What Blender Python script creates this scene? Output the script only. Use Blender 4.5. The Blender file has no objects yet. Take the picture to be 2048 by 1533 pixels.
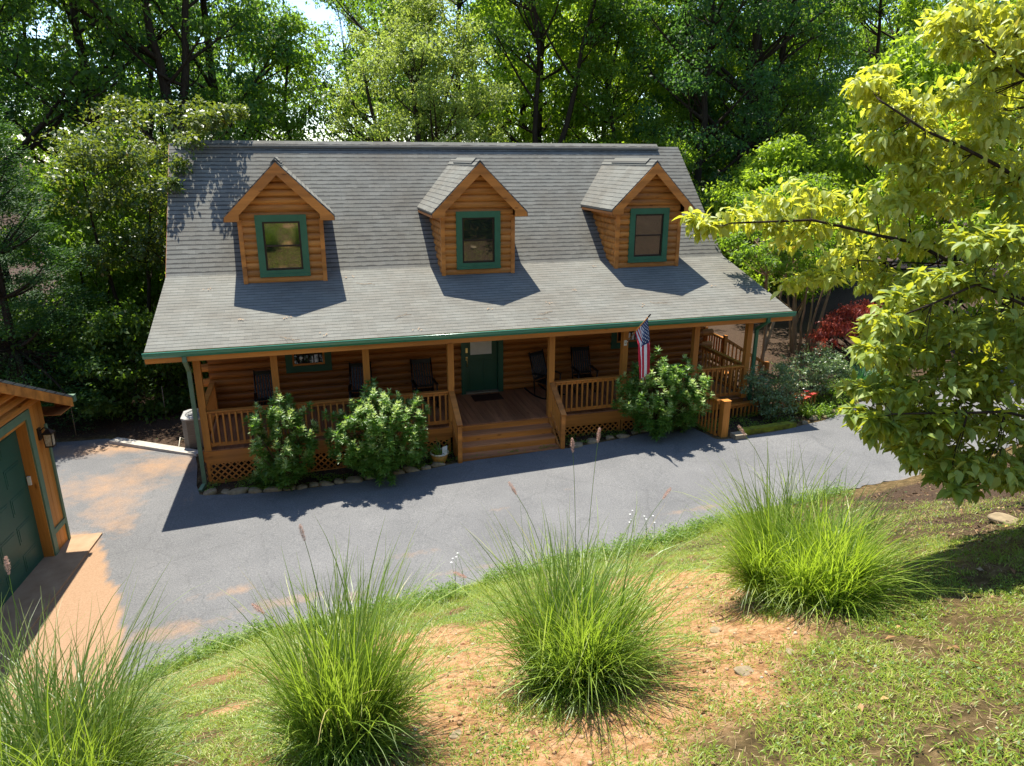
import bpy, math, random
import numpy as np
from math import radians, sin, cos, pi
from mathutils import Vector, Matrix

random.seed(7)
scn = bpy.context.scene
COL = scn.collection
RS = np.random.RandomState

# ------------------------------------------------------------------ helpers
def link(o, parent=None):
    COL.objects.link(o)
    if parent is not None:
        o.parent = parent
    return o

def tag(o, label=None, cat=None, group=None, kind=None):
    if label: o['label'] = label
    if cat: o['category'] = cat
    if group: o['group'] = group
    if kind: o['kind'] = kind
    return o

def empty(name, loc, rz=0, label=None, cat=None, group=None):
    o = bpy.data.objects.new(name, None)
    o.empty_display_size = .2
    COL.objects.link(o)
    o.location = loc
    o.rotation_euler = (0, 0, rz)
    tag(o, label, cat, group)
    return o

def np_mesh(name, V, F, mat=None, attr=None, smooth=False, uv=None, mats=None, midx=None):
    """V (n,3) array; F (m,k) int array with constant k."""
    V = np.ascontiguousarray(V, dtype=np.float32)
    F = np.ascontiguousarray(F, dtype=np.int32)
    me = bpy.data.meshes.new(name)
    m, k = F.shape
    me.vertices.add(len(V)); me.vertices.foreach_set('co', V.ravel())
    me.loops.add(m * k); me.loops.foreach_set('vertex_index', F.ravel())
    me.polygons.add(m)
    me.polygons.foreach_set('loop_start', np.arange(0, m * k, k, dtype=np.int32))
    me.polygons.foreach_set('loop_total', np.full(m, k, dtype=np.int32))
    if smooth:
        me.polygons.foreach_set('use_smooth', np.ones(m, dtype=bool))
    if midx is not None:
        me.polygons.foreach_set('material_index', np.asarray(midx, dtype=np.int32))
    me.update(calc_edges=True)
    if attr:
        for an, av in attr.items():
            a = me.attributes.new(an, 'FLOAT', 'POINT')
            a.data.foreach_set('value', np.ascontiguousarray(av, dtype=np.float32))
    if uv is not None:
        l = me.uv_layers.new(name='UVMap')
        l.data.foreach_set('uv', np.ascontiguousarray(uv[F.ravel()], dtype=np.float32).ravel())
    if mats:
        for mm in mats: me.materials.append(mm)
    elif mat: me.materials.append(mat)
    return me

def obj(name, me, parent=None):
    return link(bpy.data.objects.new(name, me), parent)

class MB:
    """collects polygons for ONE mesh"""
    def __init__(s): s.v = []; s.f = []; s.u = []; s.mi = []; s.sm = []
    def add(s, vs, fs, mi=0, uv=None, smooth=False):
        b = len(s.v); s.v += [tuple(p) for p in vs]
        s.u += list(uv) if uv else [(p[0], p[2]) for p in vs]
        for f in fs:
            s.f.append([b + i for i in f]); s.mi.append(mi); s.sm.append(smooth)
        return s
    def box(s, x0, x1, y0, y1, z0, z1, mi=0):
        vs = [(x0,y0,z0),(x1,y0,z0),(x1,y1,z0),(x0,y1,z0),(x0,y0,z1),(x1,y0,z1),(x1,y1,z1),(x0,y1,z1)]
        return s.add(vs, [(0,3,2,1),(4,5,6,7),(0,1,5,4),(1,2,6,5),(2,3,7,6),(3,0,4,7)], mi)
    def prism(s, poly, d, mi=0):
        """poly: list of 3D points (planar); d: extrusion vector"""
        n = len(poly); a = [Vector(p) for p in poly]; d = Vector(d)
        vs = a + [p + d for p in a]
        fs = [tuple(range(n)), tuple(range(2*n-1, n-1, -1))]
        for i in range(n):
            j = (i + 1) % n
            fs.append((j, i, n + i, n + j))
        return s.add(vs, fs, mi)
    def beam(s, p0, p1, w, h, up=(0,0,1), mi=0):
        p0 = Vector(p0); p1 = Vector(p1); t = (p1 - p0).normalized(); u = Vector(up)
        sx = t.cross(u).normalized(); uy = sx.cross(t).normalized()
        a = [p0 + sx*w/2*i + uy*h/2*j for i, j in ((-1,-1),(1,-1),(1,1),(-1,1))]
        return s.prism(a, p1 - p0, mi)
    def tube(s, path, rad, n=8, mi=0, caps=True):
        P = [Vector(p) for p in path]
        if not hasattr(rad, '__len__'): rad = [rad]*len(P)
        vs = []; 
        for i, p in enumerate(P):
            t = (P[min(i+1, len(P)-1)] - P[max(i-1, 0)]).normalized()
            a = Vector((0,0,1)) if abs(t.z) < .9 else Vector((1,0,0))
            x = t.cross(a).normalized(); y = t.cross(x).normalized()
            for k in range(n):
                an = 2*pi*k/n
                vs.append(p + (x*cos(an) + y*sin(an))*rad[i])
        fs = []
        for i in range(len(P)-1):
            for k in range(n):
                j = (k+1) % n
                fs.append((i*n+k, i*n+j, (i+1)*n+j, (i+1)*n+k))
        s.add(vs, fs, mi, smooth=True)
        if caps:
            b = len(s.v) - len(vs)
            s.f.append([b+k for k in range(n)][::-1]); s.mi.append(mi); s.sm.append(False)
            s.f.append([b+(len(P)-1)*n+k for k in range(n)]); s.mi.append(mi); s.sm.append(False)
        return s
    def lathe(s, prof, c=(0,0,0), n=24, mi=0):
        vs = []; fs = []
        for r, z in prof:
            for k in range(n):
                a = 2*pi*k/n; vs.append((c[0]+r*cos(a), c[1]+r*sin(a), c[2]+z))
        for i in range(len(prof)-1):
            for k in range(n):
                j = (k+1) % n
                fs.append((i*n+k, i*n+j, (i+1)*n+j, (i+1)*n+k))
        return s.add(vs, fs, mi, smooth=True)
    def mesh(s, name, mats):
        me = bpy.data.meshes.new(name)
        me.from_pydata([tuple(p) for p in s.v], [], s.f)
        if not isinstance(mats, (list, tuple)): mats = [mats]
        for m in mats: me.materials.append(m)
        me.polygons.foreach_set('material_index', s.mi)
        me.polygons.foreach_set('use_smooth', s.sm)
        l = me.uv_layers.new(name='UVMap')
        li = np.zeros(len(me.loops), dtype=np.int32); me.loops.foreach_get('vertex_index', li)
        l.data.foreach_set('uv', np.array(s.u, dtype=np.float32)[li].ravel())
        me.update()
        return me
    def build(s, name, mats, parent=None):
        return obj(name, s.mesh(name, mats), parent)

# ------------------------------------------------------------------ numpy value noise
_tab = RS(11).rand(256, 256)
def vnoise(x, y, sc=1.0, seed=0):
    x = np.asarray(x)/sc + seed*17.3 + 1000; y = np.asarray(y)/sc + seed*9.7 + 1000
    xi = np.floor(x).astype(int); yi = np.floor(y).astype(int)
    fx = x-xi; fy = y-yi; fx = fx*fx*(3-2*fx); fy = fy*fy*(3-2*fy)
    g = lambda i, j: _tab[i % 256, j % 256]
    return (g(xi,yi)*(1-fx)+g(xi+1,yi)*fx)*(1-fy) + (g(xi,yi+1)*(1-fx)+g(xi+1,yi+1)*fx)*fy
def fbm(x, y, sc=1.0, seed=0, o=4):
    r = 0; a = .5
    for i in range(o):
        r = r + a*vnoise(x, y, sc/2**i, seed+i); a *= .5
    return r/(1-.5**o)
def sstep(a, b, x):
    t = np.clip((np.asarray(x)-a)/(b-a), 0, 1); return t*t*(3-2*t)

# ------------------------------------------------------------------ materials
def newmat(name):
    m = bpy.data.materials.new(name); m.use_nodes = True
    nt = m.node_tree; nt.nodes.clear()
    out = nt.nodes.new('ShaderNodeOutputMaterial')
    p = nt.nodes.new('ShaderNodeBsdfPrincipled')
    nt.links.new(p.outputs[0], out.inputs[0])
    return m, nt, p, out
def N(nt, t, **kw):
    n = nt.nodes.new(t)
    for k, v in kw.items():
        if k in n.inputs.keys(): n.inputs[k].default_value = v
        else: setattr(n, k, v)
    return n
def L(nt, a, b): nt.links.new(a, b)
def c4(c): return (c[0], c[1], c[2], 1)
def ramp(nt, fac, stops):
    r = nt.nodes.new('ShaderNodeValToRGB'); L(nt, fac, r.inputs[0])
    e = r.color_ramp.elements
    e[0].position = stops[0][0]; e[0].color = c4(stops[0][1])
    e[1].position = stops[1][0]; e[1].color = c4(stops[1][1])
    for p, c in stops[2:]:
        q = e.new(p); q.color = c4(c)
    return r
def mix(nt, fac, a, b, mode='MIX'):
    m = nt.nodes.new('ShaderNodeMix'); m.data_type = 'RGBA'; m.blend_type = mode
    for sock, v in ((m.inputs[0], fac), (m.inputs[6], a), (m.inputs[7], b)):
        if isinstance(v, (int, float)): sock.default_value = v
        elif isinstance(v, (tuple, list)): sock.default_value = c4(v)
        else: L(nt, v, sock)
    return m.outputs[2]
def bump(nt, p, h, strength=.3, dist=.01):
    b = N(nt, 'ShaderNodeBump'); b.inputs['Strength'].default_value = strength; b.inputs['Distance'].default_value = dist
    L(nt, h, b.inputs['Height']); L(nt, b.outputs[0], p.inputs['Normal']); return b

def m_noise(name, c1, c2, scale=(1,1,1), nscale=4, rough=.7, spec=.3, bstr=.2, bdist=.004, metallic=0, c3=None, detail=6):
    m, nt, p, o = newmat(name)
    tc = N(nt, 'ShaderNodeTexCoord'); mp = N(nt, 'ShaderNodeMapping'); mp.inputs['Scale'].default_value = scale
    L(nt, tc.outputs['Object'], mp.inputs[0])
    n = N(nt, 'ShaderNodeTexNoise', Scale=nscale, Detail=detail, Roughness=.65); L(nt, mp.outputs[0], n.inputs['Vector'])
    st = [(.3, c1), (.7, c2)]
    if c3: st.append((.85, c3))
    r = ramp(nt, n.outputs['Fac'], st); L(nt, r.outputs[0], p.inputs['Base Color'])
    p.inputs['Roughness'].default_value = rough; p.inputs['Specular IOR Level'].default_value = spec
    p.inputs['Metallic'].default_value = metallic
    if bstr: bump(nt, p, n.outputs['Fac'], bstr, bdist)
    return m

def m_leaf(name, stops, trans=(.25,.45,.05), tf=.4, rough=.45, spec=.5, tmul=1.0):
    m, nt, p, o = newmat(name)
    a = N(nt, 'ShaderNodeAttribute', attribute_name='rnd')
    r = ramp(nt, a.outputs['Fac'], stops)
    oi = N(nt, 'ShaderNodeObjectInfo')
    hs = N(nt, 'ShaderNodeHueSaturation'); L(nt, r.outputs[0], hs.inputs['Color'])
    mr = N(nt, 'ShaderNodeMapRange'); mr.inputs[3].default_value = .8; mr.inputs[4].default_value = 1.2
    L(nt, oi.outputs['Random'], mr.inputs[0]); L(nt, mr.outputs[0], hs.inputs['Value'])
    L(nt, hs.outputs[0], p.inputs['Base Color'])
    p.inputs['Roughness'].default_value = rough; p.inputs['Specular IOR Level'].default_value = spec
    t = N(nt, 'ShaderNodeBsdfTranslucent')
    tc = mix(nt, .75, hs.outputs[0], trans)
    L(nt, tc, t.inputs[0])
    ms = N(nt, 'ShaderNodeMixShader'); ms.inputs[0].default_value = tf
    L(nt, p.outputs[0], ms.inputs[1]); L(nt, t.outputs[0], ms.inputs[2]); L(nt, ms.outputs[0], o.inputs[0])
    return m

M = {}
# stained wood
def m_wood(name, base, rough=.55, axis='x', var=.25, spec=.3):
    m, nt, p, o = newmat(name)
    tc = N(nt, 'ShaderNodeTexCoord'); mp = N(nt, 'ShaderNodeMapping')
    mp.inputs['Scale'].default_value = {'x': (1.2, 14, 14), 'y': (14, 1.2, 14), 'z': (14, 14, 1.2)}[axis]
    L(nt, tc.outputs['Object'], mp.inputs[0])
    n = N(nt, 'ShaderNodeTexNoise', Scale=2.2, Detail=8, Roughness=.7); L(nt, mp.outputs[0], n.inputs['Vector'])
    n2 = N(nt, 'ShaderNodeTexNoise', Scale=.9, Detail=3); L(nt, tc.outputs['Object'], n2.inputs['Vector'])
    d = tuple(c*(1-var*1.3) for c in base); l = tuple(min(1, c*(1+var)) for c in base)
    r = ramp(nt, n.outputs['Fac'], [(.3, d), (.72, l)])
    g = tuple(c*.62+.03 for c in base)
    r2 = ramp(nt, n2.outputs['Fac'], [(.52, (0,0,0)), (.75, (1,1,1))])
    f = N(nt, 'ShaderNodeMath', operation='MULTIPLY'); L(nt, r2.outputs[0], f.inputs[0]); f.inputs[1].default_value = .5
    c = mix(nt, f.outputs[0], r.outputs[0], g)
    mp3 = N(nt, 'ShaderNodeMapping'); mp3.inputs['Scale'].default_value = {'x': (.35, 5.6, 5.6), 'y': (5.6, .35, 5.6), 'z': (3, 3, .3)}[axis]; L(nt, tc.outputs['Object'], mp3.inputs[0])
    n3 = N(nt, 'ShaderNodeTexNoise', Scale=1.0, Detail=1); L(nt, mp3.outputs[0], n3.inputs['Vector'])
    r3 = ramp(nt, n3.outputs['Fac'], [(.35, (.72,.70,.68)), (.65, (1.18,1.18,1.15))]); c = mix(nt, 1, c, r3.outputs[0], 'MULTIPLY')
    vk = N(nt, 'ShaderNodeTexVoronoi', Scale=1.0); mk = N(nt, 'ShaderNodeMapping'); mk.inputs['Scale'].default_value = {'x': (1.6, 5, 5), 'y': (5, 1.6, 5), 'z': (5, 5, 1.6)}[axis]; L(nt, tc.outputs['Object'], mk.inputs[0]); L(nt, mk.outputs[0], vk.inputs['Vector'])
    rk = ramp(nt, vk.outputs['Distance'], [(.05, (.35,.28,.22)), (.13, (1,1,1))]); c = mix(nt, .8, c, mix(nt, 1, c, rk.outputs[0], 'MULTIPLY'))
    L(nt, c, p.inputs['Base Color']); p.inputs['Roughness'].default_value = rough; p.inputs['Specular IOR Level'].default_value = spec
    bump(nt, p, n.outputs['Fac'], .25, .003)
    return m
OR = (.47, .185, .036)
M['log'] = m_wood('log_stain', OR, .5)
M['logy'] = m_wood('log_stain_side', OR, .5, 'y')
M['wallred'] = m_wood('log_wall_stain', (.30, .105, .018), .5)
M['post'] = m_wood('post_stain', (.52, .20, .035), .5, 'z', .15)
M['trimo'] = m_wood('fascia_stain', (.50, .185, .035), .5, 'x', .12)
M['deck'] = m_wood('deck_stain', (.34,.145,.065), .6, 'y', .2)
M['tread'] = m_wood('tread_stain', (.46,.20,.085), .6, 'x', .15)
M['green'] = m_noise('green_paint', (.026,.112,.052), (.038,.145,.070), nscale=3, rough=.45, spec=.4, bstr=.05)
M['dgreen'] = m_noise('door_green_paint', (.012,.065,.035), (.016,.08,.044), nscale=3, rough=.4, spec=.4, bstr=.03)
M['gdoor'] = m_noise('garage_door_green', (.018,.068,.042), (.026,.086,.055), nscale=2, rough=.45, spec=.4, bstr=.05)
M['gtrim'] = m_noise('sage_green_trim', (.09,.15,.085), (.13,.20,.12), nscale=5, rough=.55, spec=.3, bstr=.08)
M['black'] = m_noise('black_paint', (.004,.004,.004), (.010,.009,.008), nscale=8, rough=.4, bstr=.05)
M['sash'] = m_noise('bronze_sash', (.02,.012,.008), (.03,.02,.012), nscale=8, rough=.4, bstr=0)
M['white'] = m_noise('white_blind', (.6,.6,.58), (.72,.72,.70), nscale=3, rough=.6, bstr=.05)
M['brass'] = m_noise('brass', (.6,.42,.15), (.75,.55,.22), nscale=20, rough=.3, bstr=.03, metallic=.8)
M['metal'] = m_noise('grey_metal', (.25,.25,.24), (.4,.4,.38), nscale=9, rough=.45, bstr=.05, metallic=.5)
M['acbody'] = m_noise('ac_cabinet', (.14,.12,.09), (.2,.17,.13), scale=(1,1,8), nscale=6, rough=.5, bstr=.1)
M['concrete'] = m_noise('concrete', (.30,.27,.22), (.45,.41,.35), nscale=7, rough=.85, spec=.2, bstr=.4, bdist=.006)
M['slab'] = m_noise('clay_stained_concrete', (.26,.155,.085), (.37,.24,.14), nscale=3, rough=.85, spec=.2, bstr=.3)
M['stone'] = m_noise('field_stone', (.13,.10,.055), (.34,.26,.16), nscale=6, rough=.85, spec=.2, bstr=.6, bdist=.015, c3=(.10,.12,.05))
M['terracotta'] = m_noise('ochre_glaze', (.40,.19,.035), (.52,.27,.06), nscale=5, rough=.35, spec=.5, bstr=.1)
M['cream'] = m_noise('cream_rim', (.6,.55,.42), (.7,.65,.5), nscale=5, rough=.4, bstr=.05)
M['bark'] = m_noise('dark_bark', (.020,.014,.009), (.06,.045,.03), scale=(6,6,1), nscale=3, rough=.9, spec=.1, bstr=.8, bdist=.03)
M['tanbark'] = m_noise('tan_bark', (.20,.13,.07), (.34,.23,.13), scale=(3,3,1), nscale=4, rough=.8, spec=.2, bstr=.4, bdist=.01, c3=(.12,.08,.05))
M['twig'] = m_noise('brown_twig', (.05,.03,.015), (.11,.07,.035), nscale=9, rough=.8, spec=.2, bstr=.3)
M['moss'] = m_noise('mossy_timber', (.06,.05,.02), (.30,.32,.02), nscale=4, rough=.9, spec=.1, bstr=.8, bdist=.02)
M['timber'] = m_noise('weathered_timber', (.16,.13,.09), (.30,.25,.17), scale=(1,8,8), nscale=3, rough=.85, spec=.2, bstr=.5, bdist=.01)
M['dead'] = m_noise('dead_leaf', (.22,.13,.07), (.40,.29,.18), nscale=30, rough=.8, spec=.2, bstr=.2)
M['soffit'] = m_wood('soffit_stain', (.30, .115, .03), .6, 'y', .15)
M['mat'] = m_noise('doormat_bristle', (.03,.018,.012), (.09,.04,.025), nscale=30, rough=.95, spec=.1, bstr=.5)
M['red'] = m_noise('flag_red', (.42,.015,.03), (.5,.02,.04), nscale=20, rough=.8, bstr=.1)
M['fwhite'] = m_noise('flag_white', (.68,.66,.62), (.75,.74,.7), nscale=20, rough=.8, bstr=.1)
M['blue'] = m_noise('flag_blue', (.012,.03,.09), (.018,.04,.11), nscale=20, rough=.8, bstr=.1)

def m_glass(name, tint=(.012,.018,.014), ior=2.3, rough=.03):
    m, nt, p, o = newmat(name)
    p.inputs['Base Color'].default_value = c4(tint); p.inputs['Roughness'].default_value = rough
    p.inputs['IOR'].default_value = ior; p.inputs['Specular IOR Level'].default_value = .5
    tc = N(nt, 'ShaderNodeTexCoord'); n = N(nt, 'ShaderNodeTexNoise', Scale=1.6, Detail=2)
    L(nt, tc.outputs['Object'], n.inputs['Vector']); bump(nt, p, n.outputs['Fac'], .12, .01)
    return m
M['glass'] = m_glass('window_glass', (.008,.016,.009), ior=2.7)
M['glass2'] = m_glass('porch_window_glass', (.006,.007,.008), 2.2)
M['seedy'] = m_noise('amber_lantern_glass', (.30,.20,.10), (.6,.5,.35), nscale=25, rough=.25, spec=.6, bstr=.4)

# shingles (UV in metres)
def m_shingle():
    m, nt, p, o = newmat('asphalt_shingle')
    uv = N(nt, 'ShaderNodeUVMap'); uv.uv_map = 'UVMap'
    # slight waviness of the courses
    nz = N(nt, 'ShaderNodeTexNoise', Scale=1.1, Detail=2); L(nt, uv.outputs[0], nz.inputs['Vector'])
    va = N(nt, 'ShaderNodeVectorMath', operation='MULTIPLY_ADD')
    L(nt, nz.outputs['Color'], va.inputs[0]); va.inputs[1].default_value = (.0, .022, 0); L(nt, uv.outputs[0], va.inputs[2])
    br = N(nt, 'ShaderNodeTexBrick'); br.offset = .5; br.squash = 1
    L(nt, va.outputs[0], br.inputs['Vector'])
    br.inputs['Color1'].default_value = (.158,.157,.134,1); br.inputs['Color2'].default_value = (.188,.185,.157,1)
    br.inputs['Mortar'].default_value = (.13,.13,.115,1)
    br.inputs['Scale'].default_value = 1; br.inputs['Mortar Size'].default_value = .004
    br.inputs['Mortar Smooth'].default_value = .2; br.inputs['Bias'].default_value = 0
    br.inputs['Brick Width'].default_value = .31; br.inputs['Row Height'].default_value = .143
    # butt-edge shade under every course, painted as a dark band broken into dashes
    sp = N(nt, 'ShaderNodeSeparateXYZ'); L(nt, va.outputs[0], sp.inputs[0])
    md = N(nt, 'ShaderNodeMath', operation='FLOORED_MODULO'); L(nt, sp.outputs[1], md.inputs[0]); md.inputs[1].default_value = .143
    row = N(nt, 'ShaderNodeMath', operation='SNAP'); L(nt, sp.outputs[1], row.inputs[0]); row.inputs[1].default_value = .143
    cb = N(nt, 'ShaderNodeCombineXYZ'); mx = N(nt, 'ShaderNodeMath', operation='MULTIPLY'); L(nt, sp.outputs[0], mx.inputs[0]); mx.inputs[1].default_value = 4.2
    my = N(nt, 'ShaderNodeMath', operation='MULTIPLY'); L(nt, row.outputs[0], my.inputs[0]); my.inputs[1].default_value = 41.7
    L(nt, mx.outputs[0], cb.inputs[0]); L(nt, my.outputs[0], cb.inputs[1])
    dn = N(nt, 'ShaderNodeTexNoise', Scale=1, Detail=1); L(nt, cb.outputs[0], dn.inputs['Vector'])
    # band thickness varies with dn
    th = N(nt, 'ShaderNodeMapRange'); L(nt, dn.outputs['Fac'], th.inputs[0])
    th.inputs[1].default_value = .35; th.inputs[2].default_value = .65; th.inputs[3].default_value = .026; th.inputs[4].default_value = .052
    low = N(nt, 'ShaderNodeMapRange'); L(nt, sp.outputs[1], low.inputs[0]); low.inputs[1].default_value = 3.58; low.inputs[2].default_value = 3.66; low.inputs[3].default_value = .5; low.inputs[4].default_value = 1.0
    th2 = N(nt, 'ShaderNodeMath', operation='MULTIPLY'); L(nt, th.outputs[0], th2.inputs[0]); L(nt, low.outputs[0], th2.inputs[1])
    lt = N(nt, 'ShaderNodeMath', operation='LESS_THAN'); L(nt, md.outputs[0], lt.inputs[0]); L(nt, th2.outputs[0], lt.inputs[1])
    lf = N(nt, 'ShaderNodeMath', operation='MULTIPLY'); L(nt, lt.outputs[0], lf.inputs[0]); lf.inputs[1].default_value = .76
    # per tab tone
    n1 = N(nt, 'ShaderNodeTexNoise', Scale=.55, Detail=6, Roughness=.7); L(nt, uv.outputs[0], n1.inputs['Vector'])
    st = ramp(nt, n1.outputs['Fac'], [(.40, (1,1,1)), (.78, (.74,.66,.60))])
    c = mix(nt, 1.0, br.outputs['Color'], st.outputs[0], 'MULTIPLY')
    g = N(nt, 'ShaderNodeTexNoise', Scale=60, Detail=3); L(nt, uv.outputs[0], g.inputs['Vector'])
    gr = ramp(nt, g.outputs['Fac'], [(.3, (.78,.78,.78)), (.7, (1.2,1.2,1.2))])
    c = mix(nt, 1.0, c, gr.outputs[0], 'MULTIPLY')
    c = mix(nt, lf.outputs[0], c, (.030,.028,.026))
    L(nt, c, p.inputs['Base Color']); p.inputs['Roughness'].default_value = .95; p.inputs['Specular IOR Level'].default_value = .15
    hs = N(nt, 'ShaderNodeMath', operation='MULTIPLY'); L(nt, md.outputs[0], hs.inputs[0]); hs.inputs[1].default_value = -.1
    bump(nt, p, hs.outputs[0], .6, .1)
    return m
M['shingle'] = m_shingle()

def m_asphalt():
    m, nt, p, o = newmat('worn_asphalt')
    tc = N(nt, 'ShaderNodeTexCoord')
    n = N(nt, 'ShaderNodeTexNoise', Scale=42, Detail=6, Roughness=.85); L(nt, tc.outputs['Object'], n.inputs['Vector'])
    n2 = N(nt, 'ShaderNodeTexNoise', Scale=.6, Detail=6, Roughness=.6); L(nt, tc.outputs['Object'], n2.inputs['Vector'])
    n3 = N(nt, 'ShaderNodeTexNoise', Scale=2.4, Detail=8, Roughness=.75); L(nt, tc.outputs['Object'], n3.inputs['Vector'])
    a = ramp(nt, n2.outputs['Fac'], [(.3, (.108,.107,.105)), (.7, (.150,.147,.142))])
    s = ramp(nt, n.outputs['Fac'], [(.34, (.62,.62,.62)), (.5, (1,1,1)), (.68, (1.6,1.57,1.5))])
    c = mix(nt, 1, a.outputs[0], s.outputs[0], 'MULTIPLY')
    v = N(nt, 'ShaderNodeTexVoronoi', Scale=.55); v.feature = 'DISTANCE_TO_EDGE'
    nd = N(nt, 'ShaderNodeVectorMath', operation='MULTIPLY_ADD'); L(nt, n3.outputs['Color'], nd.inputs[0]); nd.inputs[1].default_value = (.5,.5,0); L(nt, tc.outputs['Object'], nd.inputs[2]); L(nt, nd.outputs[0], v.inputs['Vector'])
    cr = ramp(nt, v.outputs['Distance'], [(.0, (.35,.35,.35)), (.012, (1,1,1))]); c = mix(nt, .22, c, mix(nt, 1, c, cr.outputs[0], 'MULTIPLY'))
    at = N(nt, 'ShaderNodeAttribute', attribute_name='clay')
    ad = N(nt, 'ShaderNodeMath', operation='ADD'); L(nt, at.outputs['Fac'], ad.inputs[0])
    ms = N(nt, 'ShaderNodeMath', operation='MULTIPLY_ADD'); L(nt, n3.outputs['Fac'], ms.inputs[0]); ms.inputs[1].default_value = 1.3; ms.inputs[2].default_value = -.65
    L(nt, ms.outputs[0], ad.inputs[1])
    f = ramp(nt, ad.outputs[0], [(.30, (0,0,0)), (1.0, (.85,.85,.85))])
    cl = ramp(nt, n.outputs['Fac'], [(.3, (.24,.135,.065)), (.7, (.38,.235,.13))])
    c = mix(nt, f.outputs[0], c, cl.outputs[0])
    L(nt, c, p.inputs['Base Color']); p.inputs['Roughness'].default_value = .9; p.inputs['Specular IOR Level'].default_value = .2
    bump(nt, p, n.outputs['Fac'], .5, .006)
    return m
M['asphalt'] = m_asphalt()

def m_ground():
    m, nt, p, o = newmat('clay_and_soil')
    tc = N(nt, 'ShaderNodeTexCoord')
    n = N(nt, 'ShaderNodeTexNoise', Scale=9, Detail=10, Roughness=.75); L(nt, tc.outputs['Object'], n.inputs['Vector'])
    n2 = N(nt, 'ShaderNodeTexNoise', Scale=45, Detail=5, Roughness=.8); L(nt, tc.outputs['Object'], n2.inputs['Vector'])
    clay = ramp(nt, n.outputs['Fac'], [(.30, (.15,.075,.03)), (.45, (.40,.21,.09)), (.58, (.56,.33,.17)), (.75, (.68,.46,.27))])
    pb = ramp(nt, n2.outputs['Fac'], [(.32, (.5,.45,.4)), (.52, (1,1,1)), (.75, (1.25,1.2,1.15))])
    cc = mix(nt, 1, clay.outputs[0], pb.outputs[0], 'MULTIPLY')
    soil = ramp(nt, n.outputs['Fac'], [(.3, (.040,.028,.012)), (.5, (.115,.078,.032)), (.72, (.30,.20,.095))])
    litter = ramp(nt, n2.outputs['Fac'], [(.35, (.035,.022,.014)), (.6, (.085,.055,.036)), (.75, (.17,.11,.07))])
    a = N(nt, 'ShaderNodeAttribute', attribute_name='clay'); b = N(nt, 'ShaderNodeAttribute', attribute_name='litter')
    c = mix(nt, a.outputs['Fac'], soil.outputs[0], cc)
    c = mix(nt, b.outputs['Fac'], c, litter.outputs[0])
    L(nt, c, p.inputs['Base Color']); p.inputs['Roughness'].default_value = .95; p.inputs['Specular IOR Level'].default_value = .1
    ad = N(nt, 'ShaderNodeMath', operation='ADD'); L(nt, n.outputs['Fac'], ad.inputs[0])
    mm = N(nt, 'ShaderNodeMath', operation='MULTIPLY'); L(nt, n2.outputs['Fac'], mm.inputs[0]); mm.inputs[1].default_value = .4; L(nt, mm.outputs[0], ad.inputs[1])
    bump(nt, p, ad.outputs[0], 1.0, .05)
    return m
M['ground'] = m_ground()

# foliage
M['lf_dark'] = m_leaf('leaf_dark', [(0,(.020,.054,.013)),(.5,(.054,.108,.024)),(1,(.13,.20,.036))], (.32,.54,.03), .44, .5, .22)
M['lf_blue'] = m_leaf('leaf_bluegreen', [(0,(.018,.055,.020)),(.6,(.046,.108,.036)),(1,(.095,.17,.05))], (.22,.46,.05), .40, .5, .22)
M['lf_mid'] = m_leaf('leaf_mid', [(0,(.042,.085,.014)),(.6,(.095,.160,.026)),(1,(.17,.225,.04))], (.42,.66,.03), .46, .5, .22)
M['lf_light'] = m_leaf('leaf_light', [(0,(.10,.16,.022)),(.5,(.20,.28,.05)),(1,(.34,.40,.09))], (.58,.72,.10), .42, .5, .4)
M['lf_yel'] = m_leaf('leaf_yellowgreen', [(0,(.075,.14,.014)),(.6,(.165,.26,.024)),(1,(.30,.38,.04))], (.56,.78,.04), .50, .42, .22)
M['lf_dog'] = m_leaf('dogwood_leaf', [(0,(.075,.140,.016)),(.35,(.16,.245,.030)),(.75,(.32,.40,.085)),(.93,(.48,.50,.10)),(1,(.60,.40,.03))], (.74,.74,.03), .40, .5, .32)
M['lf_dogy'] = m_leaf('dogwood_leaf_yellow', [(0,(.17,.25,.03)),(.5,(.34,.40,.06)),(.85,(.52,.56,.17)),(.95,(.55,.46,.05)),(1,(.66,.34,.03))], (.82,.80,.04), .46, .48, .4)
M['lf_rho'] = m_leaf('rhododendron_leaf', [(0,(.048,.115,.020)),(.6,(.105,.205,.036)),(1,(.19,.29,.06))], (.34,.60,.04), .34, .42, .35)
M['lf_rhoy'] = m_leaf('rhododendron_new_leaf', [(0,(.26,.38,.09)),(1,(.58,.66,.28))], (.6,.75,.14), .34, .4, .5)
M['lf_cedar'] = m_leaf('cedar_spray', [(0,(.010,.042,.014)),(.6,(.026,.085,.022)),(1,(.085,.16,.03))], (.14,.32,.02), .24, .6, .3)
M['lf_rose'] = m_leaf('rose_leaf', [(0,(.060,.115,.045)),(.7,(.16,.23,.09)),(1,(.36,.28,.16))], (.3,.46,.1), .28, .38, .6)
M['lf_red'] = m_leaf('maple_leaf_red', [(0,(.14,.018,.012)),(.6,(.30,.05,.035)),(1,(.45,.13,.09))], (.55,.10,.04), .35, .5, .4)
M['flower'] = m_leaf('red_flower', [(0,(.35,.01,.02)),(.6,(.5,.03,.03)),(1,(.7,.18,.03))], (.7,.05,.03), .35, .5, .3)
M['grass'] = m_leaf('grass_blade', [(0,(.085,.145,.010)),(.45,(.20,.27,.022)),(.80,(.34,.37,.05)),(1,(.55,.42,.18))], (.52,.70,.04), .42, .45, .45)
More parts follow.
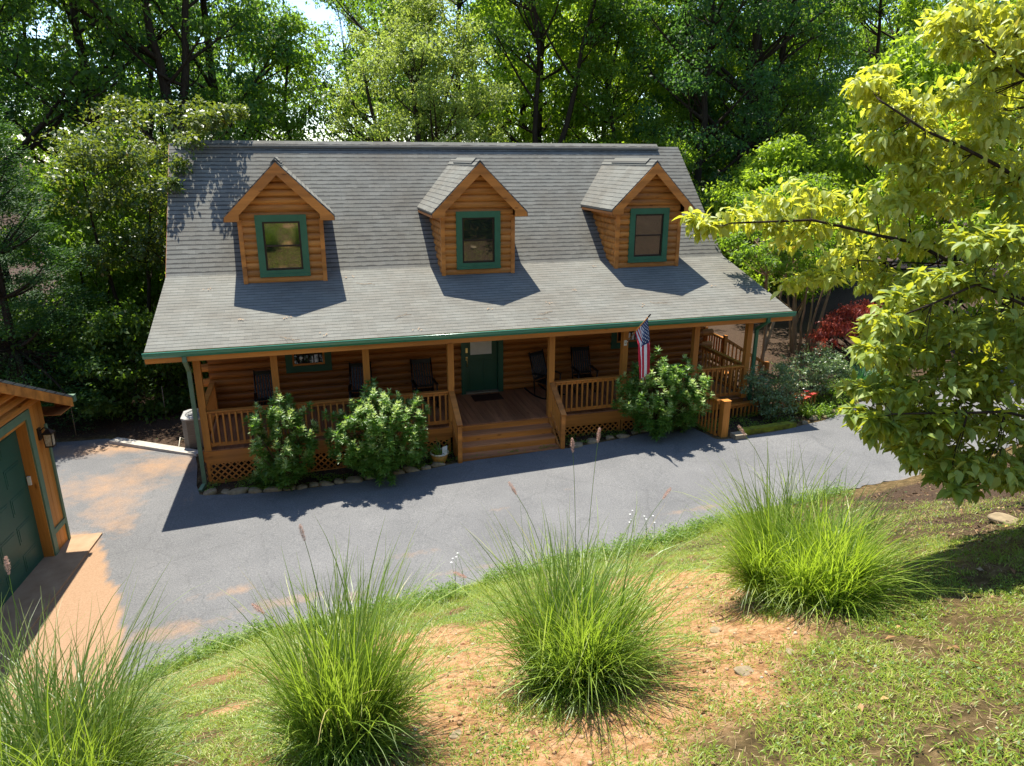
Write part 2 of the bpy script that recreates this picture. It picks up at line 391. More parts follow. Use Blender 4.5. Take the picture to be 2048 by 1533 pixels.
M['fgrass'] = m_leaf('fountain_grass_blade', [(0,(.060,.110,.012)),(.55,(.13,.21,.022)),(.85,(.24,.31,.055)),(.96,(.38,.39,.15)),(1,(.42,.32,.14))], (.44,.60,.04), .40, .42, .5)
M['fgrassb'] = m_leaf('fountain_grass_blade_bright', [(0,(.09,.16,.014)),(.6,(.20,.30,.022)),(.95,(.40,.47,.10)),(1,(.48,.40,.18))], (.55,.74,.04), .42, .42, .5)
M['dgrass'] = m_leaf('dark_grass_blade', [(0,(.015,.07,.025)),(1,(.05,.16,.05))], (.1,.35,.05), .35, .4, .6)
M['weed'] = m_leaf('weed_leaf', [(0,(.065,.14,.014)),(.7,(.14,.24,.025)),(1,(.25,.32,.04))], (.38,.60,.03), .42, .45, .4)
M['seed'] = m_leaf('seed_head', [(0,(.34,.20,.14)),(1,(.66,.46,.36))], (.7,.45,.35), .4, .7, .2)
M['petal'] = m_leaf('white_petal', [(0,(.7,.7,.65)),(1,(.8,.8,.78))], (.8,.8,.7), .3, .6, .2)
M['daylily'] = m_leaf('daylily_blade', [(0,(.14,.26,.02)),(1,(.30,.42,.04))], (.45,.65,.03), .42, .45, .4)

# ------------------------------------------------------------------ terrain
EX = [-40,-6,-2,0,1.11,2.0,2.57,3.93,5.28,6.27,9.68,10.93,12.91,15.66,20,30,60]
EY = [-30,-13,-8.8,-7.2,-6.4,-6.0,-5.91,-5.95,-5.95,-5.75,-5.48,-5.31,-5.08,-4.79,-4.0,-1.5,6]
FX = [-40,-4,-1.6,-1.42,.78,1.0,1.14,2.77,4.26,5.95,6.75,6.9,9.3,9.5,10.6,12.6,12.85,13.1,13.58,14.96,16.6,18.5,19.85,25,60]
FY = [3.6,3.9,3.7,3.35,1.72,-.4,-.6,-1.0,-1.17,-1.03,-.87,-.90,-.92,-.95,-.93,-.55,-.4,-1.72,-1.74,-1.62,-1.27,-.36,.0,2,10]
HD = [-100,0,.5,1.9,3.0,4.3,6,8,10,14,20,40,100,800]
HZ = [0,0,.16,.98,1.62,2.32,3.22,3.92,4.35,5.4,7.6,16,30,60]
def yn(x): return np.interp(x, EX, EY)
def yf(x): return np.interp(x, FX, FY)
def base(x, y):
    b = np.interp(x, [-40,0,2.2,4.2,7.5,9.5,10.5,13,20,60], [-.7,-.38,-.31,-.2,-.10,-.05,.02,.07,.09,.0])
    b = b - .10*sstep(.6, .0, yf(x)-y)*0
    bk = np.maximum(0, np.asarray(y)-15); b = b - .11*bk*sstep(0, 8, bk)*sstep(200, 60, bk) - .11*60*sstep(60,200,bk)*0
    return b
def gz(x, y, fine=True):
    x = np.asarray(x, float); y = np.asarray(y, float)
    d = yn(x) - y
    b = base(x, y)
    h = np.interp(d, HD, HZ) * np.interp(x, [-60,-10,2,60], [.6,.9,1,1])
    dip = np.interp(x, [1,2,4,6.6,9.3,9.6,12.3,13,17], [.0,.03,.12,.12,.12,.16,.16,.0,.0])*sstep(.05, .5, y-yf(x))
    r = b + h - dip
    if fine:
        k = sstep(.1, 1.5, d)
        r = r + k*((fbm(x, y, 1.7, 3)-.5)*.28 + (fbm(x, y, .35, 5)-.5)*.06)
        bed = sstep(.0, .35, y - yf(x))
        bed = bed*(1-sstep(60, 90, np.abs(x)))
        r = r + bed*((fbm(x, y, .6, 9)-.5)*.07) + bed*sstep(.4,0,np.abs(y-yf(x)-.2))*.0
    return r
def inside(x, y):
    return (y > yn(x)+.12) & (y < yf(x)-.12)
def axis_pts(a, b, step, far):
    m = list(np.arange(a, b+1e-6, step)); lo = []; d = step; v = a
    while v > -far: d *= 1.22; v -= d; lo.append(v)
    hi = []; d = step; v = m[-1]
    while v < far: d *= 1.22; v += d; hi.append(v)
    return np.array(lo[::-1] + m + hi)
gx = axis_pts(-5, 21, .11, 900); gy = axis_pts(-17, 4, .11, 900)
GX, GY = np.meshgrid(gx, gy)
GZ = gz(GX, GY)
ins = inside(GX, GY)
GZ = np.where(ins, base(GX, GY) - .06, GZ)
# clay / litter masks
def claymask(x, y):
    d = yn(x) - y
    c = fbm(x, y, 1.3, 21) + .12*fbm(x, y, .3, 25)
    blobs = [(4.2,-9.0,1.1),(5.0,-10.0,1.2),(4.3,-11.3,1.0),(6.2,-10.6,1.0),(7.3,-9.4,1.1),(6.6,-11.6,1.0),(6.0,-12.4,.8),(8.8,-9.8,1.0),(3.0,-12.1,.5),(8.6,-11.0,.6),(5.2,-12.6,.7),(2.8,-10.4,.5)]
    s = 0
    for bx, by, r in blobs: s = np.maximum(s, 1 - np.hypot(x-bx, y-by)/r)
    return np.clip(sstep(.42, .72, c*.75 + .55*s) * sstep(.35, 1.1, d), 0, 1)
def littermask(x, y):
    a = sstep(.1, .5, y-yf(x)) * (1 - sstep(1.0, 2.2, yn(x)-y))
    b = sstep(10.2, 11.4, x + .35*(y+12)) * sstep(.3, 1.0, yn(x)-y)
    return np.clip(a + b*.95, 0, 1)
nx, ny = len(gx), len(gy)
idx = np.arange(nx*ny).reshape(ny, nx)
F = np.stack([idx[:-1,:-1], idx[:-1,1:], idx[1:,1:], idx[1:,:-1]], -1).reshape(-1, 4)
V = np.stack([GX, GY, GZ], -1).reshape(-1, 3)
g = obj('ground', np_mesh('ground', V, F, M['ground'], {'clay': claymask(GX, GY).ravel(), 'litter': littermask(GX, GY).ravel()}, smooth=True))
tag(g, 'sloping clay and leaf litter ground of the yard and wood', kind='structure')

# driveway
rs0 = RS(4)
dx = np.concatenate([np.arange(-9, 24, .12), np.arange(24, 40, 1)]); nr = 70
tt = np.linspace(0, 1, nr)
X = np.repeat(dx[:, None], nr, 1); jn = (fbm(dx, dx*0, .7, 31)-.5)*.22+(rs0.rand(len(dx))-.5)*.07; jf = (fbm(dx, dx*0+5, .8, 33)-.5)*.08
Y = (yn(dx)+jn)[:, None]*(1-tt) + (yf(dx)+jf)[:, None]*tt
Z = base(X, Y) + .012
def stain(x, y):
    s = 0*x
    for bx, by, r, rx, ry, w in [(-.6,-.5,1,.7,1.1,.70),(-.3,-1.4,1,.45,.8,.62),(-1.0,.6,1,1.6,1.0,.70),(0,1.4,1,1.2,.9,.78),(-.4,3.0,1,3.0,.55,1.1),(-2.5,1.0,1,1.2,1.2,.45),
                              (1.2,-5.4,1,.9,.30,.65),(2.0,-4.6,1,.7,.22,.55),(2.9,-5.2,1,1.0,.28,.50),(5,-4.5,1,.8,.15,.5),(4.0,-5.5,1,.5,.2,.5),(7.1,-3.4,1,.35,.1,.5),(8.6,-3.0,1,.3,.1,.45),(6,-5.3,1,1.4,.15,.45),(11,-4.7,1,1.5,.12,.5),(.9,-1.0,1,.35,.6,.4)]:
        s = np.maximum(s, w*np.exp(-(((x-bx)/rx)**2 + ((y-by)/ry)**2)))
    ed = np.interp(y, [-9,-5,-4,-3,-2.3,-1.6], [1.2,.50,.20,-.22,-.45,-.75]) + (fbm(x, y, .5, 37)-.5)*.22
    s = np.maximum(s, 1.15*sstep(.07, -.07, x-ed)*sstep(-1.2, -2.0, y))
    return s
cl = stain(X, Y) + .35*sstep(.06, 0, tt)[None, :]
idx = np.arange(len(dx)*nr).reshape(len(dx), nr)
F = np.stack([idx[:-1,:-1], idx[1:,:-1], idx[1:,1:], idx[:-1,1:]], -1).reshape(-1, 4)
d = obj('driveway', np_mesh('driveway', np.stack([X,Y,Z],-1).reshape(-1,3), F, M['asphalt'], {'clay': cl.ravel()}))
tag(d, 'grey asphalt driveway with orange clay stains', kind='structure')

# ------------------------------------------------------------------ the cabin
E_, ZE, YB, ZB, YR, ZR = .45, 2.897, 3.03, 3.889, 6.246, 7.03
XL, XR, W, ZD = .417, 15.80, 2.324, .47
WX0, WX1 = 1.20, 14.90
def zroof(y): return ZE+(y+E_)*(ZB-ZE)/(YB+E_) if y < YB else ZB+(y-YB)*(ZR-ZB)/(YR-YB)
def yroof(z): return YB+(z-ZB)*(YR-YB)/(ZR-ZB)

cabin = empty('log_cabin', (8, 3, ZD-.6), 0, 'brown log cabin with grey shingle roof, three dormers and a railed front porch', 'house')
cabin.location = (0, 0, 0)

def log_strips(mb, u0, u1f, z0, z1, h, depth, place, openings=(), seg=6, u0f=None):
    """half-round log courses; place(u, z, out) -> 3D; u1f(z) gives the right limit"""
    n = int(math.ceil((z1-z0)/h))
    for c in range(n):
        za = z0 + c*h
        for k in range(seg):
            a0 = k/seg; a1 = (k+1)/seg
            zz0 = za + a0*h; zz1 = za + a1*h
            if zz0 >= z1: break
            zz1 = min(zz1, z1)
            o0 = depth*(1-(2*a0-1)**2)**.5 if 0 < a0 < 1 else 0.0
            o1 = depth*(1-(2*a1-1)**2)**.5 if 0 < a1 < 1 else 0.0
            zm = (zz0+zz1)/2
            L0 = u0f(zm) if u0f else u0; R0 = u1f(zm)
            if R0 - L0 < .01: continue
            iv = [(L0, R0)]
            for (a, b, c0, c1) in openings:
                if c0 < zm < c1:
                    nv = []
                    for (p, q) in iv:
                        if b <= p or a >= q: nv.append((p, q)); continue
                        if a > p: nv.append((p, a))
                        if b < q: nv.append((b, q))
                    iv = nv
            for (p, q) in iv:
                mb.add([place(p, zz0, o0), place(q, zz0, o0), place(q, zz1, o1), place(p, zz1, o1)], [(0,1,2,3)], smooth=False)

# front wall behind the porch
mb = MB()
ops = [(7.62, 8.62, ZD, 2.55), (3.17, 4.0, 1.60, 2.45), (12.08, 12.96, 1.60, 2.45)]
log_strips(mb, WX0, lambda z: WX1, ZD, 3.6, .19, .06, lambda u, z, o: (u, W-o, z), ops)
mb.box(WX0, 7.6, W+.02, W+.2, ZD, 1.6); mb.box(8.64, WX1, W+.02, W+.2, ZD, 1.6)
mb.box(WX0, 3.15, W+.02, W+.2, 1.601, 3.6); mb.box(4.02, 7.6, W+.02, W+.2, 1.601, 3.6)
mb.box(8.64, 12.06, W+.02, W+.2, 1.601, 3.6); mb.box(12.98, WX1, W+.02, W+.2, 1.601, 3.6); mb.box(7.601, 8.639, W+.02, W+.2, 2.56, 3.6)
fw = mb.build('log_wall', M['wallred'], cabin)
# stacked log ends at both corners
for sx, x0, x1 in ((0, .86, 1.20), (1, 14.90, 15.27)):
    for c in range(0, 16, 2):
        mb = MB(); z = ZD+.095+c*.19
        pr = [(x0, W+.08+.10*cos(a)*1.05, z+.105*sin(a)) for a in np.linspace(0, 2*pi, 13)[:-1]]
        mb.prism(pr, (x1-x0, 0, 0)); mb.build('log_end', M['log'], cabin)
# side and back walls
YBK = 10.2
def gable_top(y):
    return (zroof(y) if y <= YR else zroof(2*YR-y)) - .17
for sx, x in ((-1, WX0), (1, WX1)):
    mb = MB()
    def side(u, z, o, x=x, sx=sx): return (x+sx*o, u, z)
    def lim0(z):
        if z < gable_top(W+.2): return W+.2
        lo, hi = W+.2, YR
        for _ in range(30):
            m_ = (lo+hi)/2
            if gable_top(m_) < z: lo = m_
            else: hi = m_
        return hi
    log_strips(mb, 0, lambda z: 2*YR-lim0(z), -.9, 6.8, .19, .06, side, [], 5, u0f=lim0)
    mb.build('gable_wall', M['logy'], cabin)
mb = MB(); log_strips(mb, WX0, lambda z: WX1, -.9, 3.6, .19, .06, lambda u, z, o: (u, YBK+o, z)); mb.build('rear_wall', M['log'], cabin)
mb = MB(); mb.box(WX0+.05, WX1-.05, W+.25, YBK-.02, -1.0, ZD-.02); mb.build('foundation', M['concrete'], cabin)

# main roof
def roof_mesh():
    mb = MB()
    prof = [(-E_, ZE), (YB, ZB), (YR, ZR), (2*YR-YB, ZB), (2*YR+E_, ZE-0.0)]
    prof[-1] = (2*YR-YB+3.0, ZB-.95)
    th = .13
    v = 0
    for i in range(len(prof)-1):
        (y0, z0), (y1, z1) = prof[i], prof[i+1]
        ln = math.hypot(y1-y0, z1-z0)
        nseg = 24
        xs = np.linspace(XL, XR, 2)
        vs = [(XL,y0,z0),(XR,y0,z0),(XR,y1,z1),(XL,y1,z1)]
        uv = [(XL,v),(XR,v),(XR,v+ln),(XL,v+ln)] if i < 2 else [(XL,v+ln),(XR,v+ln),(XR,v),(XL,v)]
        mb.add(vs, [(0,1,2,3)], 0, uv)
        mb.add([(XL,y0,z0-th),(XR,y0,z0-th),(XR,y1,z1-th),(XL,y1,z1-th)], [(3,2,1,0)], 1)
        for x, o in ((XL,(0,3,2,1)),(XR,(0,1,2,3))):
            mb.add([(x,y0,z0-th),(x,y1,z1-th),(x,y1,z1),(x,y0,z0)], [o], 2)
        v += ln
    mb.add([(XL,-E_,ZE-th),(XR,-E_,ZE-th),(XR,-E_,ZE),(XL,-E_,ZE)], [(0,1,2,3)], 2)
    return mb
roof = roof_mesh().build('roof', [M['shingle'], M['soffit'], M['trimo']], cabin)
# shingle drip edge on rakes + ridge vent
mb = MB()
for s in (-1, 1):
    mb.prism([(XL+.25, YR, ZR+.055), (XL+.25, YR+s*.16, ZR-.10), (XL+.25, YR+s*.165, ZR-.075+.03), (XL+.25, YR, ZR+.085)], (14.35, 0, 0))
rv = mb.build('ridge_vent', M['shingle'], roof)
# rake fascia boards
for x in (XL-.012, XR-.012):
    mb = MB()
    for (a, b) in (((-E_, ZE), (YB, ZB)), ((YB, ZB), (YR, ZR)), ((YR, ZR), (2*YR-YB, ZB)), ((2*YR-YB, ZB), (2*YR-YB+3, ZB-.95))):
        mb.prism([(x, a[0], a[1]-.035), (x, b[0], b[1]-.035), (x, b[0], b[1]-.24), (x, a[0], a[1]-.24)], (.025, 0, 0))
    mb.build('rake_board', M['trimo'], cabin)
# porch beam, eave fascia
MB().box(WX0-.02, WX1+.02, -.07, .07, 2.70, 2.86).build('porch_beam', M['post'], cabin)
MB().box(XL, XR, -E_-.004, -E_+.03, ZE-.25, ZE-.135).build('eave_fascia', M['trimo'], cabin)
# gutter (open trough)
mb = MB()
y0 = -E_-.006
pts = [(y0, ZE-.015), (y0, ZE-.125), (y0-.075, ZE-.125), (y0-.115, ZE-.07), (y0-.115, ZE-.022), (y0-.128, ZE-.012), (y0-.128, ZE-.004), (y0-.098, ZE-.004), (y0-.098, ZE-.05), (y0-.07, ZE-.108), (y0-.01, ZE-.108), (y0-.01, ZE-.015)]
for i in range(len(pts)):
    a, b = pts[i], pts[(i+1) % len(pts)]
    mb.add([(XL-.02,a[0],a[1]),(XR+.02,a[0],a[1]),(XR+.02,b[0],b[1]),(XL-.02,b[0],b[1])], [(0,1,2,3)])
for x in (XL-.02, XR+.02):
    mb.add([(x,p[0],p[1]) for p in pts[:5]] , [(0,1,2,3,4)])
mb.tube([(XL-.02, y0-.116, ZE-.006), (XR+.02, y0-.116, ZE-.006)], .013, 10)
mb.build('gutter', m_noise('gutter_green', (.045,.19,.11), (.06,.23,.14), scale=(1,6,6), nscale=2, rough=.22, spec=.8, bstr=.03), cabin)
# downspouts
def downspout(xt, xb, y, mat):
    mb = MB()
    mb.beam((xt, -E_-.06, ZE-.12), (xt, -E_-.06, ZE-.24), .085, .065, (0,1,0))
    mb.beam((xt, -E_-.06, ZE-.22), (xb, y, ZE-.52), .085, .065, (0,1,0))
    mb.beam((xb, y, ZE-.50), (xb, y, -.28), .085, .065, (0,1,0))
    mb.beam((xb, y, -.26), (xb-.08, y-.22, -.33), .085, .065)
    return mb.build('downspout', mat, cabin)
downspout(1.16, 1.155, -.15, M['gtrim'])
downspout(15.05, 15.06, -.06, M['green'])

# porch deck
mb = MB()
x = WX0
while x < WX1-.02:
    mb.box(x, min(x+.138, WX1), -.03, W-.01, ZD-.03, ZD); x += .144
deck = mb.build('porch_deck', M['deck'], cabin)
MB().box(WX0, WX1, -.015, .025, .18, ZD-.032).build('rim_board', M['trimo'], cabin)
MB().box(WX0-.02, WX0+.02, .03, W, .18, ZD-.032).build('rim_board', M['trimo'], cabin)
MB().box(WX1-.02, WX1+.02, .03, W, .18, ZD-.032).build('rim_board', M['trimo'], cabin)
# posts
PX = [1.30, 2.864, 4.848, 6.80, 9.319, 11.269, 13.28, 14.86]
pm = MB().box(-.072, .072, -.072, .072, ZD+.001, 2.70).mesh('post', M['post'])
for px in PX:
    o = obj('porch_post', pm, cabin); o.location = (px, 0, 0)
# railings
bm_ = MB().box(-.019, .019, -.019, .019, ZD+.10, ZD+.86).mesh('baluster', M['post'])
def railing(p0, p1, n, parent=cabin, bal=True):
    mb = MB()
    a = Vector((p0[0], p0[1], 0)); b = Vector((p1[0], p1[1], 0))
    mb.beam(a+Vector((0,0,ZD+.895)), b+Vector((0,0,ZD+.895)), .125, .035)
    mb.beam(a+Vector((0,0,ZD+.84)), b+Vector((0,0,ZD+.84)), .038, .07)
    mb.beam(a+Vector((0,0,ZD+.12)), b+Vector((0,0,ZD+.12)), .038, .085)
    r = mb.build('railing', M['trimo'], parent)
    for k in range(n):
        t = (k+.5)/n
        q = a.lerp(b, t)
        o = obj('baluster', bm_, r); o.location = (q.x, q.y-.031 if abs(a.y-b.y) < .1 else q.y, 0)
    return r
spans = [(0,1,11),(1,2,13),(2,3,13),(4,5,13),(5,6,13),(6,7,10)]
for i, j, n in spans:
    railing((PX[i]+.073, 0), (PX[j]-.073, 0), n)
railing((WX0+.06, .075), (WX0+.06, W-.1), 13)
# short return post by the wall at left
MB().box(WX0+.0, WX0+.12, W-.22, W-.10, ZD, ZD+.87).build('half_post', M['post'], cabin)
railing((WX1-.03, .075), (WX1-.03, W-.1), 12)

# lattice skirt
def lattice(x0, x1, y, z0, z1, parent, ax='x'):
    mb = MB(); w = .036; sp = .105
    W_ = x1-x0; H_ = z1-z0
    for s in (1, -1):
        c = -H_
        while c < W_+H_:
            # line u - s*v = c ; clip to rect
            u0_, v0_ = (c, 0) if s == 1 else (c, 0)
            pts = []
            for v in (0, H_):
                u = c + s*v
                pts.append((u, v))
            (ua, va), (ub, vb) = pts
            if ua > ub: ua, va, ub, vb = ub, vb, ua, va
            if ub <= 0 or ua >= W_: c += sp*1.414; continue
            if ua < 0: va = va + (vb-va)*(-ua)/(ub-ua); ua = 0
            if ub > W_: vb = va + (vb-va)*(W_-ua)/(ub-ua); ub = W_
            off = .004*s
            if ub-ua > .02:
                if ax == 'x': mb.beam((x0+ua, y+off, z0+va), (x0+ub, y+off, z0+vb), .007, w)
                else: mb.beam((y+off, x0+ua, z0+va), (y+off, x0+ub, z0+vb), .007, w)
            c += sp*1.414
    if ax == 'x':
        for z in (z0-.02, z1-.02): mb.box(x0, x1, y-.018, y-.010, z-.03, z+.035)
        for xx in (x0+.02, x1-.02): mb.box(xx-.03, xx+.03, y-.020, y-.0105, z0, z1)
    mb.build('lattice_panel', M['trimo'], parent)
lattice(1.24, 2.86, 0, -.30, .175, cabin); lattice(2.90, 4.83, 0, -.30, .175, cabin); lattice(4.87, 6.75, 0, -.25, .175, cabin)
lattice(9.36, 11.25, 0, -.2, .175, cabin); lattice(11.29, 13.1, 0, -.2, .175, cabin)
lattice(.03, W, WX0, -.32, .175, cabin, 'y')
# front stairs
SX0, SX1 = 6.86, 9.27
mb = MB()
for k, z in enumerate((.305, .14, -.025)):
    yb_ = -.02-.28*k
    mb.box(SX0, SX1, yb_-.30, yb_, z-.035, z, 0)
    mb.box(SX0+.01, SX1-.01, yb_-.018+.0, yb_-.0, z+.001, z+.128, 1)
mb.box(SX0+.01, SX1-.01, -.865, -.845, -.20, -.062, 1)
st = mb.build('front_stairs', [M['tread'], M['trimo']], cabin)
for x in (SX0-.03, SX1+.03):
    mb = MB()
    mb.prism([(x-.02, -.02, .40), (x-.02, -.86, -.08), (x-.02, -.86, -.22), (x-.02, -.02, -.22)], (.04, 0, 0))
    mb.build('stringer', M['trimo'], st)
for x in (SX0-.06, SX1+.06):
    mb = MB()
    mb.box(x-.05, x+.05, -.95, -.85, -.22, .80)
    mb.beam((x, -.075, 1.37), (x, -.97, .83), .13, .035)
    mb.beam((x, -.075, 1.31), (x, -.86, .84-.06), .04, .07)
    mb.beam((x, -.075, .60), (x, -.86, .12), .04, .07)
    hr_ = mb.build('stair_handrail', M['trimo'], cabin)
    for k in range(5):
        y = -.19-.14*k; z = 1.31+(y+.075)*.62
        o = obj('baluster', MB().box(-.019,.019,-.019,.019, z-.70, z).mesh('stair_baluster', M['post']), hr_); o.location = (x, y, 0)
# front door
dm = MB()
dm.box(7.66, 8.58, W+.06, W+.105, ZD+.04, 2.5)
door = dm.build('front_door', M['dgreen'], cabin)
mb = MB()
mb.box(7.54, 7.66, W-.085, W+.12, ZD, 2.62); mb.box(8.58, 8.72, W-.085, W+.12, ZD, 2.62); mb.box(7.66, 8.58, W-.085, W+.12, 2.5, 2.62)
mb.build('door_frame', M['dgreen'], door)
MB().box(7.66, 8.58, W-.09, W+.06, ZD+.001, ZD+.04).build('threshold', M['timber'], door)
mb = MB(); mb.box(7.82, 8.42, W+.045, W+.0595, 1.55, 2.38); mb.build('door_glass', M['white'], door)
mb = MB()
for a, b, z0, z1 in ((7.78,8.46,1.50,1.55),(7.78,8.46,2.38,2.43),(7.78,7.82,1.55,2.38),(8.42,8.46,1.55,2.38)): mb.box(a, b, W+.035, W+.059, z0, z1)
for xa in (7.80, 8.17):
    mb.box(xa, xa+.27, W+.048, W+.0592, .72, 1.40); mb.box(xa+.035, xa+.235, W+.04, W+.0478, .76, 1.36)
mb.build('door_moulding', M['dgreen'], door)
mb = MB(); mb.box(7.685, 7.745, W+.02, W+.0585, 1.62, 1.75); mb.build('keypad_lock', M['brass'], door)
mb = MB(); mb.box(7.69, 7.74, W+.03, W+.0585, 1.40, 1.50); mb.tube([(7.715,W+.03,1.47),(7.715,W-.03,1.46),(7.715,W-.035,1.35),(7.715,W+.02,1.24)], .012, 8); mb.build('door_handle', M['brass'], door)
# porch windows
def window(x0, x1, z0, z1, y, parent, trim, tw, sashm, glassm, name='window', sill=False, outx=None, depth=.06):
    """opening x0..x1, z0..z1 in a wall whose face is at y (facing -y)"""
    mb = MB()
    ox = tw if outx is None else outx
    yo = y-.075; yi = y+.05
    mb.box(x0-ox, x0, yo, yi, z0-tw, z1+tw); mb.box(x1, x1+ox, yo, yi, z0-tw, z1+tw)
    mb.box(x0, x1, yo, yi, z1, z1+tw); mb.box(x0, x1, yo, yi, z0-tw, z0)
    if sill: mb.box(x0-ox-.003, x1+ox+.003, yo-.02, yo-.001, z0-tw-.003, z0-tw+.075)
    w = mb.build(name, trim, parent)
    mb = MB(); s = .045; y1 = y-.01
    mb.box(x0, x0+s, y1-.03, y1+.03, z0, z1); mb.box(x1-s, x1, y1-.03, y1+.03, z0, z1)
    mb.box(x0+s, x1-s, y1-.03, y1+.03, z1-s, z1); mb.box(x0+s, x1-s, y1-.03, y1+.03, z0, z0+s)
    zm = (z0+z1)/2; mb.box(x0+s, x1-s, y1-.032, y1+.03, zm-.02, zm+.02)
    mb.build('sash', sashm, w)
    for a, b, yy in ((z0+s, zm-.02, y1), (zm+.02, z1-s, y1-.012)):
        MB().box(x0+s, x1-s, yy-.004, yy+.004, a, b).build('pane', glassm, w)
    return w
window(3.19, 3.98, 1.62, 2.43, W, cabin, M['dgreen'], .17, M['trimo'], M['glass2'])
window(12.10, 12.94, 1.62, 2.43, W, cabin, M['dgreen'], .17, M['trimo'], M['glass2'])

# dormers
HB, HR, DYF, DO, ZA, ZEV = .937, 1.264, 2.513, .30, 6.596, 5.357
SL = (ZA-ZEV)/HR
def dormer(X, tilt=0):
    zb0 = zroof(DYF)-.03
    mb = MB()
    def lim(z): return min(HB, (ZA-.14-z)/SL)
    log_strips(mb, 0, lim, zb0, ZA-.2, .172, .045, lambda u, z, o: (X+u, DYF-o, z), [(-.44, .44, 4.03, 5.20)], 6, u0f=lambda z: -lim(z))
    # side walls
    for s in (-1, 1):
        def yend(z): return yroof(z)+.05 if z > ZB else YB if False else (z-ZE)/((ZB-ZE)/(YB+E_))-E_+.05 if z < ZB else yroof(z)
        log_strips(mb, DYF, lambda z: max(DYF+.01, yend(z)), zb0, ZEV+.2, .172, .045, (lambda u, z, o, s=s: (X+s*(HB+o), u, z)), [], 6)
    body = mb.build('dormer', M['log'], cabin)
    # roof slopes
    mb = MB(); th = .07; y0 = DYF-DO
    for s in (-1, 1):
        a = (X, y0, ZA); b = (X+s*HR, y0, ZEV); c = (X+s*HR, yroof(ZEV)+.02, ZEV); d_ = (X, yroof(ZA)+.02, ZA)
        ln = math.hypot(HR, ZA-ZEV)
        uvs = [(a[1]+X*1.3, ln), (b[1]+X*1.3, 0), (c[1]+X*1.3, 0), (d_[1]+X*1.3, ln)]
        f = (0,1,2,3) if s > 0 else (3,2,1,0)
        mb.add([a, b, c, d_], [f], 0, uvs)
        lo = [(p[0], p[1], p[2]-th) for p in (a, b, c, d_)]
        mb.add(lo, [f[::-1]], 1)
        mb.add([a, b, lo[1], lo[0]], [(0,3,2,1)] if s > 0 else [(0,1,2,3)], 0)
        mb.add([b, c, lo[2], lo[1]], [(0,3,2,1)] if s > 0 else [(0,1,2,3)], 0)
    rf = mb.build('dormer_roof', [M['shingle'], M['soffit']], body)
    # ridge cap + vent
    mb = MB()
    for s in (-1, 1):
        mb.prism([(X, y0+.0, ZA+.012), (X+s*.13, y0, ZA+.012-.13*SL), (X+s*.13, y0, ZA+.03-.13*SL), (X, y0, ZA+.036)], (0, yroof(ZA)-y0-.02, 0))
        mb.prism([(X, y0+.45, ZA+.05), (X+s*.12, y0+.45, ZA+.05-.12*SL), (X+s*.12, y0+.45, ZA+.075-.12*SL), (X, y0+.45, ZA+.085)], (0, 2.3, 0))
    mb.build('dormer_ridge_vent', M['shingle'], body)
    # rake boards with boxed returns
    mb = MB(); yy = y0-.022
    for s in (-1, 1):
        P = [(0, ZA-.03), (HR-.02, ZEV-.03), (HR-.02, ZEV-.13), (HB-.02, ZEV-.13), (HB-.02, ZA-.32-SL*(HB-.02)), (0, ZA-.32)]
        P = [(X+s*p, yy, z) for p, z in P]
        if s < 0: P = P[::-1]
        mb.prism(P, (0, .03, 0))
    mb.build('dormer_rake_board', M['trimo'], body)
    mb = MB()
    for s in (-1, 1):   # boxed soffit + side fascia
        xa, xb = sorted((X+s*(HB+.0), X+s*(HR-.025)))
        mb.box(xa, xb, y0+.009, yroof(ZEV-.13), ZEV-.129, ZEV-.109)
        xa, xb = sorted((X+s*(HR-.022), X+s*(HR-.0)))
        mb.box(xa, xb, y0-.021, yroof(ZEV-.13), ZEV-.132, ZEV-.06)
    mb.build('dormer_soffit', M['soffit'], body)
    for s in (-1, 1):
        xa, xb = sorted((X+s*(HB-.05), X+s*(HB+.052)))
        MB().box(xa, xb, DYF-.062, DYF+.03, zb0+.0, ZEV-.10).build('corner_board', M['trimo'], body)
    window(X-.435, X+.435, 4.035, 5.20, DYF, body, M['green'], .158, M['sash'], M['glass'], 'dormer_window', sill=True)
    # dark room behind the panes
    return body
for X in (3.219, 8.11, 13.008): dormer(X)

# right rear side deck with its stair rail
sd = empty('side_deck', (16.2, 4.4, -.5), 0, 'small brown side deck with sloping stair rail beyond the porch', 'deck')
def sdl(p): return (p[0]-16.2, p[1]-4.4, p[2]+.5)
mb = MB(); mb.box(-1.15, -.1, -1.6, 2.6, .80, .87); mb.build('deck_floor', M['deck'], sd)
for p in ((-.15,-1.55), (-.15,-.4), (-.15, 2.4)): MB().box(p[0]-.05, p[0]+.05, p[1]-.05, p[1]+.05, 0, 1.95).build('deck_post', M['trimo'], sd)
mb = MB(); mb.beam((-.15,-1.5,1.82),(-.15,2.4,1.82),.12,.04); mb.beam((-.15,-1.5,1.0),(-.15,2.4,1.0),.04,.08)
for k in range(26): mb.box(-.17,-.13,-1.4+k*.145,-1.362+k*.145,1.0,1.80)
mb.build('deck_railing', M['trimo'], sd)
mb = MB(); mb.beam((-.1,-1.5,1.80),(1.5,-1.5,.85),.10,.04,(0,1,0)); mb.beam((-.1,-1.5,1.05),(1.5,-1.5,.12),.04,.07,(0,1,0)); mb.box(1.45,1.56,-1.56,-1.44,-.1,.95)
for k in range(10):
    x = .02+k*.145; z = 1.80-(x+.1)*.594; mb.box(x, x+.036, -1.52, -1.48, z-.75, z)
for k in range(4): mb.box(-.05+k*.3, .25+k*.3, -1.45, -.6, .62-k*.18, .66-k*.18)
mb.build('deck_stairs', M['trimo'], sd)

